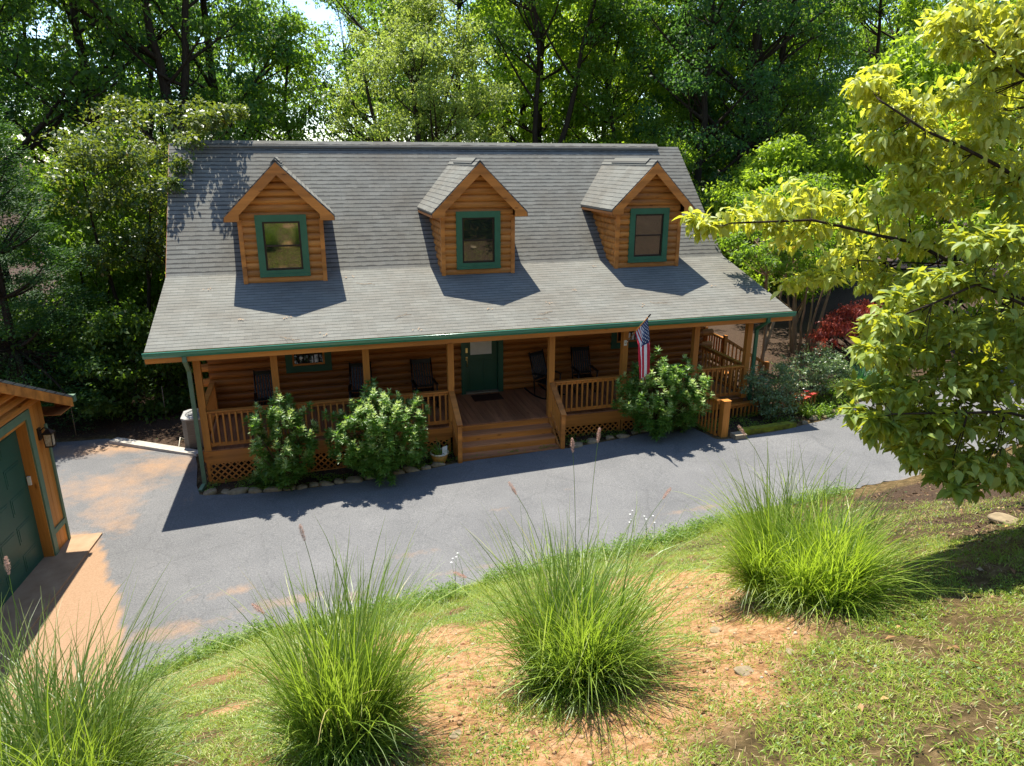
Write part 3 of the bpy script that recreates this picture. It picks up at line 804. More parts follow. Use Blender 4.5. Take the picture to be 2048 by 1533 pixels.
# stairwell guard at the right front
def picket_fence(name, p0, p1, top0, top1, bot0, bot1, n, label, posts=()):
    o = empty(name, (p0[0], p0[1], bot0), 0, label, 'railing')
    d0 = Vector((p1[0]-p0[0], p1[1]-p0[1], 0))
    mb = MB()
    t0 = Vector((0,0,top0-bot0)); t1 = d0 + Vector((0,0,top1-bot0))
    mb.beam(t0, t1, .13, .04); mb.beam(t0-Vector((0,0,.06)), t1-Vector((0,0,.06)), .04, .08)
    mb.build('guard_rail', M['trimo'], o)
    MB().beam(Vector((0,0,.16)), d0+Vector((0,0,bot1-bot0+.16)), .04, .08).build('guard_rail', M['trimo'], o)
    for k in range(n):
        t = (k+.5)/n; q = d0*t; zt = (top0+(top1-top0)*t)-bot0-.05; zb2 = (bot1-bot0)*t
        b = obj('picket', MB().box(-.019,.019,-.019,.019,zb2,zt).mesh('picket', M['post']), o); b.location = (q.x-.02, q.y-.02, 0)
    for (x, y, z0, z1, w) in posts:
        mb = MB(); mb.box(-w/2, w/2, -w/2, w/2, z0, z1); mb.box(-w/2-.012, w/2+.012, -w/2-.012, w/2+.012, z1+.001, z1+.02)
        q = mb.build('newel_post', M['post'], o); q.location = (x-p0[0], y-p0[1], -bot0)
    return o
picket_fence('stair_guard', (13.06,-.30), (13.22,-1.45), 1.03, 1.00, -.02, -.08, 9, 'brown picket guard rail ending at a thick square newel post', [(13.36,-1.50,-.1,1.0,.18)])
picket_fence('stair_guard', (14.05,-.40), (17.1,-.25), .42, .50, -.42, -.30, 24, 'low brown picket guard rail behind the rose bushes')

# timbers
t = MB().box(13.50, 13.82, -1.86, -1.62, -.05, .20).build('landscape_timber', M['timber']); tag(t, 'squared pale timber end beside the newel post', 'timber')
t = MB().beam((13.85,-1.52,.10),(15.5,-1.42,.10),.2,.2).build('landscape_timber', M['moss']); tag(t, 'long timber covered in yellow green moss at the driveway edge', 'timber')

# ------------------------------------------------------------------ garage
GB = Vector((-1.10, -1.84, -.37)); GA = radians(6.38)
gar = empty('garage', GB, 0, 'brown and orange garage with a green panelled roller door at the left edge', 'garage')
gar.rotation_euler = (0, 0, -GA)
# local frame: x = outwards (to driveway), y = away from camera ; u = -y
Wg, Dg = 7.4, 6.5
def gz_top(u): return 2.93 + .449*min(u, Wg-u)+.0
mb = MB()
v2 = MB()
log_strips(v2, 0, lambda z: Wg-max(0, (z-2.93)/.449), 2.861, 2.90+.449*Wg/2, .165, .05, lambda u, z, o: (.002+o, -u, z), [], 6, u0f=lambda z: max(0, (z-2.93)/.449)); v2.build('gable_siding', M['logy'], gar)
mb = MB()
mb.box(-.1, 0, -.60, 0, 0, 2.86); mb.box(-.1, 0, -Wg, -(Wg-.6), 0, 2.86); mb.box(-.1, .0, -Wg+.6, -.60, 2.72, 2.86)
mb.prism([(-.05, 0, 2.86), (-.05, -Wg, 2.86), (-.05, -Wg/2, 2.86+.449*Wg/2)], (.04, 0, 0))
for k in range(1,4): mb.box(.0005, .003, -.60+k*.15-.004, -.60+k*.15+.004, .02, 2.85)
wl = mb.build('front_wall', M['post'], gar)
mb = MB(); mb.box(-Dg, -.1, -.06, 0, 0, 2.9); mb.box(-Dg, -.1, -Wg, -Wg+.06, 0, 2.9); mb.box(-Dg, -Dg+.06, -Wg+.06, -.06, 0, 2.9)
mb.prism([(-Dg, -.06, 2.9), (-Dg, -Wg+.06, 2.9), (-Dg, -Wg/2, 2.9+.44*Wg/2)], (.05, 0, 0)); mb.build('side_walls', M['log'], gar)
mb = MB()   # sage trim
mb.box(.001, .03, -.64, -.50, 0, 2.86); mb.box(.001, .03, -Wg+.5, -.64, 2.72, 2.86); mb.box(.001, .03, -Wg+.5, -Wg+.64, 0, 2.72)
mb.box(.001, .028, -.50, -.0, .40, .50)
mb.box(-.06, .03, -.055, .012, 0, 2.4)
mb.build('corner_trim', M['gtrim'], gar)
mb = MB(); mb.box(-.20, 0.0, -.66, -.6005, 0, 2.719); mb.box(-.20, 0, -Wg+.6005, -Wg+.66, 0, 2.719); mb.box(-.2, -.0, -Wg+.66, -.66, 2.66, 2.719); mb.build('door_jamb', M['post'], gar)
# roller door
mb = MB(); mb.box(-.20, -.17, -Wg+.66, -.66, 0.01, 2.66)
nsec = 5
for r in range(nsec):
    z0 = .01+r*.53
    mb.box(-.17, -.1695, -Wg+.66, -.66, z0-.004, z0+.006)
    k = 0; u = .80
    while u+.55 < Wg-.7:
        mb.box(-.17, -.163, -u-.50, -u, z0+.11, z0+.43); mb.box(-.163, -.157, -u-.46, -u-.04, z0+.15, z0+.39); u += .60
gd = mb.build('garage_door', M['gdoor'], gar)
MB().box(-.1,-.075,-.6005,-.57,1.50,1.66)
kp = MB().box(-.145, -.095, -.70, -.662, 1.50, 1.66).build('keypad', M['cream'], gar)
# roof
mb = MB(); ov = .32; eo = .50; zt0 = 2.93-.449*eo
for (ya, yb_, za_, zb2) in ((eo, -Wg/2, zt0+.06, 2.99+.449*Wg/2), (-Wg-eo, -Wg/2, zt0+.06, 2.99+.449*Wg/2)):
    a = (ov, ya, za_); b = (-Dg-ov, ya, za_); c = (-Dg-ov, yb_, zb2); d_ = (ov, yb_, zb2)
    ln = math.hypot(ya-yb_, zb2-za_)
    f = (0,3,2,1) if ya > yb_ else (0,1,2,3)
    mb.add([a,b,c,d_], [f], 0, [(0,0),(Dg+2*ov,0),(Dg+2*ov,ln),(0,ln)])
    lo = [(p[0],p[1],p[2]-.05) for p in (a,b,c,d_)]
    mb.add(lo, [f[::-1]], 1)
    mb.add([a,d_,lo[3],lo[0]], [(0,1,2,3)], 0); mb.add([a,b,lo[1],lo[0]], [(0,1,2,3)], 0)
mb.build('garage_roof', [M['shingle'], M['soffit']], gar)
for x in (ov-.03, -Dg-ov):
    mb = MB()
    for s in (0, 1):
        f = (lambda u: -u) if s == 0 else (lambda u: -(Wg-u))
        P = [(x, f(-eo), zt0+.005), (x, f(-eo), zt0-.17), (x, f(Wg/2), 2.93+.449*Wg/2-.17), (x, f(Wg/2), 2.93+.449*Wg/2+.005)]
        mb.prism(P, (.03, 0, 0))
    mb.build('rake_board', M['trimo'], gar)
mb = MB(); mb.box(.0, ov-.031, -.0, eo, zt0-.165, zt0-.15); mb.box(-Dg, .0, .001, eo, zt0-.16, zt0-.145); mb.box(.001, ov-.031, eo-.02, eo-.0005, zt0-.149, zt0+.02); mb.build('eave_soffit', M['soffit'], gar)
mb = MB(); mb.box(-Dg-ov, ov+.03, eo+.001, eo+.10, zt0-.08, zt0+.05); mb.build('garage_gutter', M['gtrim'], gar)
# lantern
ln_ = MB(); ln_.box(.001,.03,-.34,-.24,2.20,2.42); ln_.tube([(.03,-.29,2.36),(.10,-.29,2.42),(.16,-.29,2.40)], .012, 6)
cx_, cy_ = .16, -.29
ln_.prism([(cx_-.085,cy_-.085,2.31),(cx_+.085,cy_-.085,2.31),(cx_+.085,cy_+.085,2.31),(cx_-.085,cy_+.085,2.31)], (0,0,.02))
ln_.add([(cx_-.08,cy_-.08,2.331),(cx_+.08,cy_-.08,2.331),(cx_+.08,cy_+.08,2.331),(cx_-.08,cy_+.08,2.331),(cx_,cy_,2.41)], [(0,1,4),(1,2,4),(2,3,4),(3,0,4)])
for a in (-1,1):
    for b in (-1,1): ln_.beam((cx_+a*.06,cy_+b*.06,2.08),(cx_+a*.072,cy_+b*.072,2.31),.012,.012,(1,0,0))
ln_.box(cx_-.068,cx_+.068,cy_-.068,cy_+.068,2.06,2.08)
lt = ln_.build('wall_lantern', M['sash'], gar)
MB().box(cx_-.056,cx_+.056,cy_-.056,cy_+.056,2.082,2.308).build('lantern_glass', M['seedy'], lt)
mb = MB(); mb.box(-7, .55, -7.8, .12, -.3, .035)
ap = obj('garage_slab', mb.mesh('slab', M['slab'])); ap.parent = gar

# ------------------------------------------------------------------ concrete curb, AC units
cb = MB().beam((-1.45, 3.42, -.38), (.82, 1.85, -.38), .26, .16).build('curb', M['concrete']); tag(cb, 'pale concrete curb running from the woods to the cabin corner', 'curb')
ac = empty('air_conditioner', (.78, 2.72, -.45), 0, 'tan outdoor air conditioning unit beside the cabin corner', 'air conditioner')
mb = MB(); n = 8
def oct_(r, z, ch=.12): return [(r-ch*0,-r+ch,z),(r,r-ch,z),(r-ch,r,z),(-r+ch,r,z),(-r,r-ch,z),(-r,-r+ch,z),(-r+ch,-r,z),(r-ch,-r,z)]
mb.prism(oct_(.38,.04), (0,0,.80))
for k in range(15):
    mb.prism(oct_(.387,.09+k*.05), (0,0,.022))
mb.build('cabinet', M['acbody'], ac)
mb = MB(); mb.prism(oct_(.40,.84), (0,0,.04)); mb.lathe([(.33,.881),(.33,.90),(.30,.905),(.30,.884)]); 
for k in range(16):
    a = k*pi/8; mb.tube([(.05*cos(a),.05*sin(a),.93),(.2*cos(a),.2*sin(a),.925),(.32*cos(a),.32*sin(a),.90)], .004, 4)
for r in (.08,.14,.20,.26): mb.tube([(r*cos(a),r*sin(a),.925) for a in np.linspace(0,2*pi,25)], .004, 4)
mb.build('fan_grille', M['metal'], ac)
MB().box(-.5,.5,-.5,.5,-.1,.035).build('pad', M['concrete'], ac)
MB().tube([(-.39,-.1,.25),(-.48,-.2,.35),(-.52,-.35,.15),(-.45,-.5,.05)],.012,6).build('conduit', M['cream'], ac)

# ------------------------------------------------------------------ porch furniture
def rocking_chair():
    r = empty('rocking_chair', (0,0,0), 0)
    B = M['black']
    mb = MB()
    for k in range(7): mb.box(-.25+k*.072, -.19+k*.072, -.24, .22, .425, .44)
    mb.box(-.27,.27,-.26,-.22,.40,.44); mb.build('seat', B, r)
    mb = MB()
    for k in range(7): mb.beam((-.2+k*.067,.22,.46),(-.2+k*.067,.42,1.12),.045,.012,(0,1,0))
    mb.beam((-.26,.42,1.12),(.26,.42,1.12),.03,.11); mb.beam((-.25,.235,.50),(.25,.235,.50),.03,.05)
    mb.build('backrest', B, r)
    for s in (-1,1):
        MB().tube([(s*.27,-.22,.06),(s*.27,-.23,.64)],.02,8).build('leg', B, r)
        MB().tube([(s*.27,.20,.05),(s*.27,.24,.5),(s*.26,.44,1.2)],.02,8).build('leg', B, r)
        mb = MB(); pts = [(s*.27,y,.02+.10*((y)/.5)**2) for y in np.linspace(-.42,.60,12)]
        for a, b in zip(pts[:-1], pts[1:]): mb.beam(a, b, .03, .035)
        mb.build('rocker', B, r)
        MB().beam((s*.27,-.27,.65),(s*.275,.27,.66),.075,.022).build('armrest', B, r)
    MB().tube([(-.27,-.22,.25),(.27,-.22,.25)],.012,6).build('stretcher', B, r)
    return r
def copy_tree(o, parent=None):
    c = o.copy(); COL.objects.link(c); c.parent = parent
    for ch in o.children: copy_tree(ch, c)
    return c
rc = rocking_chair()
spots = [(2.55, 1.55, .05, 'black rocking chair behind the bush by the left porch corner, its back against the wall'),
         (4.80, 1.6, -.1, 'black rocking chair behind the third porch post from the left, right of the porch window'),
         (6.42, 1.55, .05, 'black slatted rocking chair just left of the green front door'),
         (9.75, 1.5, .5, 'black rocking chair turned beside the post right of the front steps'),
         (10.88, 1.6, 0, 'black rocking chair between the right front posts, left of the flag')]
for i, (x, y, a, lb) in enumerate(spots):
    o = rc if i == 0 else copy_tree(rc)
    o.location = (x, y, ZD+.003); o.rotation_euler = (0, 0, a); tag(o, lb, 'rocking chair', 'rocking chairs on the porch')
dm_ = MB().box(7.75, 8.55, W-.75, W-.25, ZD+.002, ZD+.02).build('doormat', M['mat']); tag(dm_, 'dark doormat on the deck in front of the green door', 'doormat')

# ------------------------------------------------------------------ flag
fl = empty('flag', (11.26, -.08, 2.26), 0, 'American flag hanging from a wooden pole on a porch post', 'flag')
tip = Vector((-.03, -1.22, .94)); 
mb = MB(); mb.tube([(0,0,0), tip*1.0], .013, 8); mb.build('pole', M['post'], fl)
mb = MB(); mb.tube([tip*.98, tip*1.06], .018, 8); mb.build('finial', M['sash'], fl)
mb = MB(); mb.box(-.04,.04,-.0,.012,-.07,.07); mb.tube([(0,0,0),(tip*.08)], .024, 8); mb.build('bracket', M['cream'], fl)
hoist0 = tip*.97; hoist1 = tip*.42      # canton corner at the tip
nu, nv = 26, 39                          # u along hoist (13 stripes x2), v along fly
hv = hoist1-hoist0
P = []
for j in range(nv+1):
    v = j/nv
    for i in range(nu+1):
        u = i/nu
        # cloth hangs: far from the pole the hoist width collapses
        top = hoist0 + hv*u
        fly = 1.42*v
        k = 1-.45*min(1, v*1.3)
        cx = hoist0 + hv*(.0+u*k*.72 + .0)
        fold = .085*sin(u*9.5+.6)*min(1, .15+v*1.8)
        P.append(Vector((cx.x + fold + .06*v + .16*u*min(1,v*2.0)*0, cx.y*(1) , 0)) )
        z = top.z*(1-min(1,v*2.2)) + (hoist0.z*.55+hoist1.z*.45)*min(1,v*2.2)
        P[-1].z = (top.z - fly*(.95) + .16*u*v) if True else z
        # keep the top edge on the pole
        w_ = max(0, 1-v*5)
        P[-1].x = P[-1].x*(1-w_) + top.x*w_; P[-1].y = P[-1].y*(1-w_) + top.y*w_
def hangz():  # level out the lower edge: lower hoist parts start lower, so the cloth there is shorter in drop
    for j in range(nv+1):
        v = j/nv
        for i in range(nu+1):
            u = i/nu; p = P[j*(nu+1)+i]
            p.z = (hoist0+hv*u).z - 1.36*v*(1-.10*u)
hangz()
Fc = []; mi = []
for j in range(nv):
    for i in range(nu):
        a = j*(nu+1)+i; Fc.append((a, a+1, a+nu+2, a+nu+1))
        if i < 14 and j < nv*.4: mi.append(2)
        else: mi.append(0 if (i//2) % 2 == 0 else 1)
np_f = np_mesh('flag_cloth', np.array([tuple(p) for p in P]), np.array(Fc), smooth=True, mats=[M['red'], M['fwhite'], M['blue']], midx=mi)
cloth = obj('cloth', np_f, fl)
def clothpt(u, v):
    i = min(nu-1, int(u*nu)); j = min(nv-1, int(v*nv)); fu = u*nu-i; fv = v*nv-j
    a = P[j*(nu+1)+i].lerp(P[j*(nu+1)+i+1], fu); b = P[(j+1)*(nu+1)+i].lerp(P[(j+1)*(nu+1)+i+1], fu)
    return a.lerp(b, fv)
mb = MB()
for r in range(9):
    for c in range(6 if r % 2 == 0 else 5):
        u = (r+1)/10*(14/26); v = ((c*2+1+(r % 2))/12)*.4
        ce = clothpt(u, v); du = (clothpt(u+.01, v)-clothpt(u-.01, v)).normalized(); dv = (clothpt(u, v+.01)-clothpt(u, v-.01)).normalized()
        n_ = du.cross(dv).normalized()
        for s in (-1, 1):
            pts = []
            for k in range(10):
                a = k*pi/5; rr = .021 if k % 2 == 0 else .009
                pts.append(ce + n_*.004*s + du*rr*sin(a)*1.0 - dv*rr*cos(a))
            pts.append(ce+n_*.004*s)
            mb.add(pts, [(k, (k+1) % 10, 10) for k in range(10)])
mb.build('stars', M['fwhite'], cloth)

# ------------------------------------------------------------------ foliage builders
def leaves(P, A, Nn, ln, wd, rnd, kind='quad', fold=.15, droop=0.0):
    """P base points (n,3); A axis; Nn normals; ln lengths; wd widths -> V,F,rnd"""
    n = len(P)
    A = A/np.maximum(1e-6, np.linalg.norm(A, axis=1, keepdims=True))
    S = np.cross(A, Nn); S /= np.maximum(1e-6, np.linalg.norm(S, axis=1, keepdims=True))
    U = np.cross(S, A)
    ln = ln[:, None]; wd = wd[:, None]
    if kind == 'quad':
        v = np.stack([P, P+A*ln*.45+S*wd*.5+U*wd*fold, P+A*ln-U*ln*droop, P+A*ln*.45-S*wd*.5+U*wd*fold], 1)
        V = v.reshape(-1, 3); F = (np.arange(n)[:, None]*4+np.arange(4)[None]).astype(np.int32)
        return V, F, np.repeat(rnd, 4)
    # full leaf: midrib 4 pts, sides 3 each (10 verts), 6 quads/tris stored as quads
    m = [(0,0),(.34,0),(.70,0),(1,0)]
    rib = [P + A*ln*t - U*ln*droop*t*t for t, _ in m]
    side = []
    for s in (1, -1):
        for t, w in ((.14,.30),(.40,.50),(.74,.30)):
            side.append(P + A*ln*t - U*ln*droop*t*t + S*wd*w*s + U*wd*fold*w*2)
    v = np.stack(rib+side, 1); V = v.reshape(-1, 3)
    q = np.array([[0,4,5,1],[1,5,6,2],[2,6,3,3],[0,1,8,7],[1,2,9,8],[2,3,3,9]])
    q = np.array([[0,1,5,4],[1,2,6,5],[0,7,8,1],[1,8,9,2]]); tri = np.array([[2,3,6],[2,9,3]])
    F4 = (np.arange(n)[:, None, None]*10+q[None]).reshape(-1, 4)
    F3 = (np.arange(n)[:, None, None]*10+tri[None]).reshape(-1, 3)
    F3 = np.concatenate([F3, F3[:, 2:3]], 1)
    # degenerate quads are avoided: build as ngon list instead
    return V, (F4, F3[:, :3]), np.repeat(rnd, 10)

def mesh_mixed(name, V, F4, F3, mat, rnd, smooth=True):
    V = np.ascontiguousarray(V, dtype=np.float32)
    me = bpy.data.meshes.new(name)
    n4, n3 = len(F4), len(F3)
    me.vertices.add(len(V)); me.vertices.foreach_set('co', V.ravel())
    me.loops.add(n4*4+n3*3)
    me.loops.foreach_set('vertex_index', np.concatenate([F4.ravel(), F3.ravel()]).astype(np.int32))
    me.polygons.add(n4+n3)
    ls = np.concatenate([np.arange(n4)*4, n4*4+np.arange(n3)*3]).astype(np.int32)
    me.polygons.foreach_set('loop_start', ls)
    me.polygons.foreach_set('loop_total', np.concatenate([np.full(n4, 4), np.full(n3, 3)]).astype(np.int32))
    if smooth: me.polygons.foreach_set('use_smooth', np.ones(n4+n3, dtype=bool))
    me.update(calc_edges=True)
    a = me.attributes.new('rnd', 'FLOAT', 'POINT'); a.data.foreach_set('value', np.ascontiguousarray(rnd, dtype=np.float32))
    me.materials.append(mat)
    return me

def unit(v): return v/np.maximum(1e-9, np.linalg.norm(v, axis=-1, keepdims=True))
def blob_points(rs, C, R, per, flat=.7, shell=.55):
    """points in lumpy ellipsoids; denser towards the surface"""
    n = len(C)*per
    d = unit(rs.normal(size=(n, 3)))
    r = rs.rand(n)**(shell)
    ci = np.repeat(np.arange(len(C)), per)
    p = C[ci] + d*np.array([1, 1, flat])*(R[ci]*r)[:, None]
    return p, d, ci

def crown_mesh(name, seed, C, R, per, leaf, mat, flat=.65, kind='quad', up=1.0, outw=.6, droop=.1, shell=.55, wr=.55, lv=.3, fold=.15, tipdown=.5):
    rs = RS(seed); C = np.asarray(C, float); R = np.asarray(R, float)
    P, d, ci = blob_points(rs, C, R, per, flat, shell)
    n = len(P)
    # gather leaves round twig tips inside a blob so that the blob is not even
    ntw = max(3, per//9)
    tw = blob_points(rs, C, R, ntw, flat, .45)[0].reshape(len(C), ntw, 3)
    ti = rs.randint(0, ntw, n)
    T = tw[ci, ti]
    P = T + rs.normal(size=(n, 3))*np.array([1,1,.55])*(R[ci]*.17)[:, None]
    out = P - C[ci]
    A = unit(out*outw/np.maximum(.01, R[ci])[:, None] + rs.normal(size=(n, 3))*.7 + np.array([0, 0, -tipdown]))
    Nn = unit(np.array([0, 0, up]) + rs.normal(size=(n, 3))*.55 + .3*unit(out))
    ln = leaf*(1-lv+2*lv*rs.rand(n)); wd = ln*wr*(.8+.4*rs.rand(n))
    br = rs.rand(len(C))*.35
    rnd = np.clip(br[ci] + rs.rand(n)*.65, 0, 1)
    V, F, r = leaves(P, A, Nn, ln, wd, rnd, kind, fold, droop)
    if kind == 'quad': return np_mesh(name, V, F, mat, {'rnd': r})
    return mesh_mixed(name, V, F[0], F[1], mat, r)

def bez(a, b, c, n=6):
    return [a*(1-t)**2 + b*2*t*(1-t) + c*t*t for t in np.linspace(0, 1, n)]
def wood_mesh(name, seed, trunks, C, R, mat, r0, nlimb=None, sides=7, twigs=2, lr=.33, near=False, rads=None):
    """trunks: list of lists of points (bottom to top); limbs go to blob centres"""
    rs = RS(seed); mb = MB()
    pts = []; pts_n = []
    for tr in trunks:
        tr = [np.array(p, float) for p in tr]; m = len(tr)
        rt = r0 if rads is None else rads[len(pts_n)]; pts_n.append(1)
        rad = [rt*(1-.72*i/(m-1))**1.0 for i in range(m)]
        if rads is None: rad[0] *= 1.35
        # smooth path
        fine = []; fr = []
        for i in range(m-1):
            for t in (0, .33, .66):
                fine.append(tr[i]*(1-t)+tr[i+1]*t + (rs.normal(size=3)*rad[i]*.25 if (i or t) else 0)); fr.append(rad[i]*(1-t)+rad[i+1]*t)
        fine.append(tr[-1]); fr.append(rad[-1])
        mb.tube(fine, fr, sides)
        for p, r in zip(fine[2:], fr[2:]): pts.append((p, r))
    C = np.asarray(C, float); order = np.arange(len(C)) if nlimb is None else rs.permutation(len(C))[:nlimb]
    TP = np.array([p for p, _ in pts]); TR = np.array([r for _, r in pts])
    for i in order:
        c = C[i]
        dd = np.linalg.norm(TP[:, :2]-c[:2], axis=1); cost = np.abs((c[2]-TP[:, 2]) - dd*.75) + dd*.4
        if near: cost = np.linalg.norm(TP-c, axis=1)
        k = int(np.argmin(cost)); s = TP[k]
        mid = (s+c)/2 + np.array([0, 0, -.12*np.linalg.norm(c-s)]) + rs.normal(size=3)*.06*np.linalg.norm(c-s)
        path = bez(s, mid, c, 6); ra = min(TR[k]*.62, (.003 if near else .012)+lr*.08*np.linalg.norm(c-s)); 
        mb.tube(path, list(np.linspace(ra, ra*.25, 6)), 5, caps=False)
        for j in range(twigs):
            e = c + unit(rs.normal(size=3))*R[i]*.9*np.array([1, 1, .6]); st = path[3+rs.randint(0, 2)]
            mb.tube([st, (st+e)/2+rs.normal(size=3)*.05*R[i], e], [ra*.4, ra*.25, ra*.1], 4, caps=False)
    return mb.mesh(name, mat)

def rand_blobs(seed, n, z0, z1, Rm, br=(.7, 1.3), shape='oval', off=(0,0)):
    rs = RS(seed); C = []; R = []
    while len(C) < n:
        z = z0 + (z1-z0)*rs.rand()
        t = (z-z0)/(z1-z0)
        if shape == 'oval': rr = Rm*math.sqrt(max(.05, 1-(2*t-.85)**2*.85))
        elif shape == 'tall': rr = Rm*(.75+.5*sin(t*pi))*(1-.5*max(0, t-.7)/.3)
        elif shape == 'vase': rr = Rm*(.35+.75*t)*(1-.6*max(0, t-.8)/.2)
        else: rr = Rm*(1-t)+.3
        a = rs.rand()*2*pi; q = rr*rs.rand()**.45
        C.append((off[0]*t+q*cos(a), off[1]*t+q*sin(a), z)); R.append(br[0]+(br[1]-br[0])*rs.rand())
    return np.array(C), np.array(R)

def tree_thing(name, loc, trunk_me, crown_me, label, cat='tree', group=None, rz=0, sc=1, szz=None):
    t = empty(name, loc, rz, label, cat, group)
    t.scale = (sc, sc, szz or sc)
    obj('trunk', trunk_me, t); obj('crown', crown_me, t)
    return t

# --- prototypes of forest trees (unit metres)
PROTO = {}
def proto(key, seed, H, z0, Rm, nb, per, leaf, mat, br=(.8, 1.5), shape='oval', trunks=None, r0=.2, bark='bark', flat=.6, nlimb=26, **kw):
    C, R = rand_blobs(seed, nb, z0, H, Rm, br, shape)
    if key in ('blueoak', 'darkoak'):
        kp = ~((C[:, 1] < -.2) & (np.abs(C[:, 0]) < 1.15) & (C[:, 2] < 15.5)); C, R = C[kp], R[kp]
    if trunks is None:
        rs = RS(seed+1); trunks = [[(0,0,-.4)] + [(rs.normal()*.15*(i*.5), rs.normal()*.15*(i*.5), H*.88*(i+1)/5) for i in range(5)]]
    PROTO[key] = (wood_mesh(key+'_trunk', seed+2, trunks, C, R, M[bark], r0, nlimb), crown_mesh(key+'_crown', seed+3, C, R, per, leaf, M[mat], flat, **kw))
proto('darkoak', 10, 19, 5.5, 4.2, 84, 230, .21, 'lf_dark', (.8, 1.5), 'tall', r0=.30, nlimb=34,
      trunks=[[(0,0,-.4),(.05,0,3),(0,.1,6),(.1,.1,8.2),(.55,.1,11),(.9,0,14),(1.1,0,17)], [(.05,0,7.2),(-.35,0,9),(-.6,-.05,12),(-.8,0,15)]])
proto('blueoak', 20, 21, 5.0, 3.6, 78, 230, .20, 'lf_blue', (.7, 1.4), 'tall', r0=.30, nlimb=34)
proto('midoak', 30, 17, 4.0, 4.0, 80, 250, .20, 'lf_mid', (.8, 1.4), 'oval', r0=.20, nlimb=30)
proto('poplar', 40, 20, 6.0, 3.2, 80, 240, .22, 'lf_yel', (.7, 1.3), 'tall', r0=.19, nlimb=28)
proto('forked', 50, 20, 11.8, 4.4, 62, 230, .19, 'lf_dark', (.7, 1.3), 'oval', r0=.20, nlimb=40,
      trunks=[[(0,0,-.4),(-.1,0,4),(-.3,.1,8),(-.1,.2,12),(-.8,.2,16)], [(.1,0,2.5),(.8,.2,6.5),(1.7,.2,9.5),(2.1,.3,12),(3.0,.4,15)]])
proto('pale', 60, 13.4, 5.2, 3.7, 120, 320, .13, 'lf_light', (.55, 1.05), 'oval', r0=.17, nlimb=50, tipdown=.35, wr=.5,
      trunks=[[(-.6,0,-.4),(-.9,0,3),(-1.3,0,6),(-2.2,0,8.5),(-2.6,.1,10.5)], [(-.5,0,2),(.1,.2,5),(.5,.1,8),(1.4,.2,10.5)], [(-.9,0,4),(-.3,0,7),(-.5,0,9.5),(-.4,0,11.8)]])
proto('under', 70, 6.5, .5, 2.3, 55, 230, .15, 'lf_mid', (.5, .95), 'oval', r0=.07, nlimb=25, trunks=[[(0,0,-.3),(.1,0,2),(.2,.1,4.6)], [(0,0,-.2),(-.5,.2,1.6),(-.9,.1,4)], [(.1,0,-.2),(.7,-.2,1.8),(1.1,0,3.8)]])
proto('undery', 80, 6.0, .4, 2.3, 55, 230, .15, 'lf_yel', (.5, .9), 'oval', r0=.06, nlimb=25, trunks=[[(0,0,-.3),(.1,0,2),(.2,.1,4.6)], [(0,0,-.2),(-.5,.2,1.6),(-.9,.1,4)]])
proto('shrubd', 90, 3.0, .15, 1.5, 34, 230, .13, 'lf_dark', (.4, .75), 'oval', r0=.04, nlimb=18, trunks=[[(0,0,-.2),(.1,0,1),(.2,.1,2)], [(0,0,-.2),(-.5,.2,.8),(-.7,.1,1.9)]])

KIND = {'darkoak': ('oak_tree','dark green oak'), 'blueoak': ('oak_tree','tall blue green oak'), 'midoak': ('broadleaf_tree','mid green broadleaf tree'),
        'poplar': ('poplar_tree','bright yellow green poplar'), 'forked': ('forked_tree','dark fork trunked tree'), 'pale': ('locust_tree','pale feathery locust tree'),
        'under': ('understory_tree','small green understory tree'), 'undery': ('understory_tree','small bright green understory tree'), 'shrubd': ('shrub','dark green shrub')}
def where(x, y):
    """what a tree of the wood is seen behind"""
    a = ((x-3.716)*cos(.283)-(y+15.83)*sin(.283))/((x-3.716)*sin(.283)+(y+15.83)*cos(.283))
    names = [(-.62, 'above the garage at the far left'), (-.50, 'beyond the cedar at the left'), (-.36, 'behind the upper left roof corner'), (-.24, 'behind the left dormer'), (-.12, 'between the left and middle dormers'),
             (0, 'behind the middle dormer'), (.10, 'between the middle and right dormers'), (.20, 'behind the right dormer'), (.30, 'right of the right roof end'), (.45, 'behind the bright trees at right'), (.62, 'behind the dogwood crown')]
    for t, n_ in names:
        if a < t: return n_
    return 'beyond the right edge of the dogwood'
def put(key, x, y, label, rz=0, sc=1, szz=None, group='trees of the wood behind the cabin', z=None, cat=None):
    zz = float(gz(x, y, False)) if z is None else z
    return tree_thing(KIND[key][0], (x, y, zz), *PROTO[key], label, cat or ('shrub' if key == 'shrubd' else 'tree'), group, rz, sc, szz)

# hero trees of the wood
put('darkoak', -.9, 18.6, 'big dark oak with a twin black trunk rising behind the left end of the roof', .13, 1.0)
put('pale', 9.2, 16.6, 'pale yellow green feathery tree in the middle behind the ridge, lightest of the wood', 0, 1.0, 1.0)
put('forked', 15.3, 19.0, 'dark tree with leaning forked trunk right of the pale feathery tree', 0, 1.0)
put('blueoak', 26.2, 18.4, 'tall dark oak with thick straight trunk behind the right end of the roof', -.57, 1.12, 1.12)
put('blueoak', 23.0, 17.0, 'blue green oak just left of the thick straight trunk', 2.3, .85, .85)
put('darkoak', 28.8, 20.5, 'dark oak just right of the thick straight trunk', -.6, 1.05, 1.1)
put('midoak', 3.6, 21.5, 'mid green tree below the gap of open sky', 2.0, .95, .80)
put('midoak', 19.6, 20.0, 'glossy mid green tree between the forked trunk and the blue green oak', 1.2, .9, .85)
put('darkoak', -8.0, 17.0, 'dark leaning oak at the upper left corner', 2.2, 1.05, 1.05)
put('blueoak', -4.6, 20.0, 'blue green oak between the two dark oaks at left', .1, 1.0, 1.0)
rs = RS(5)
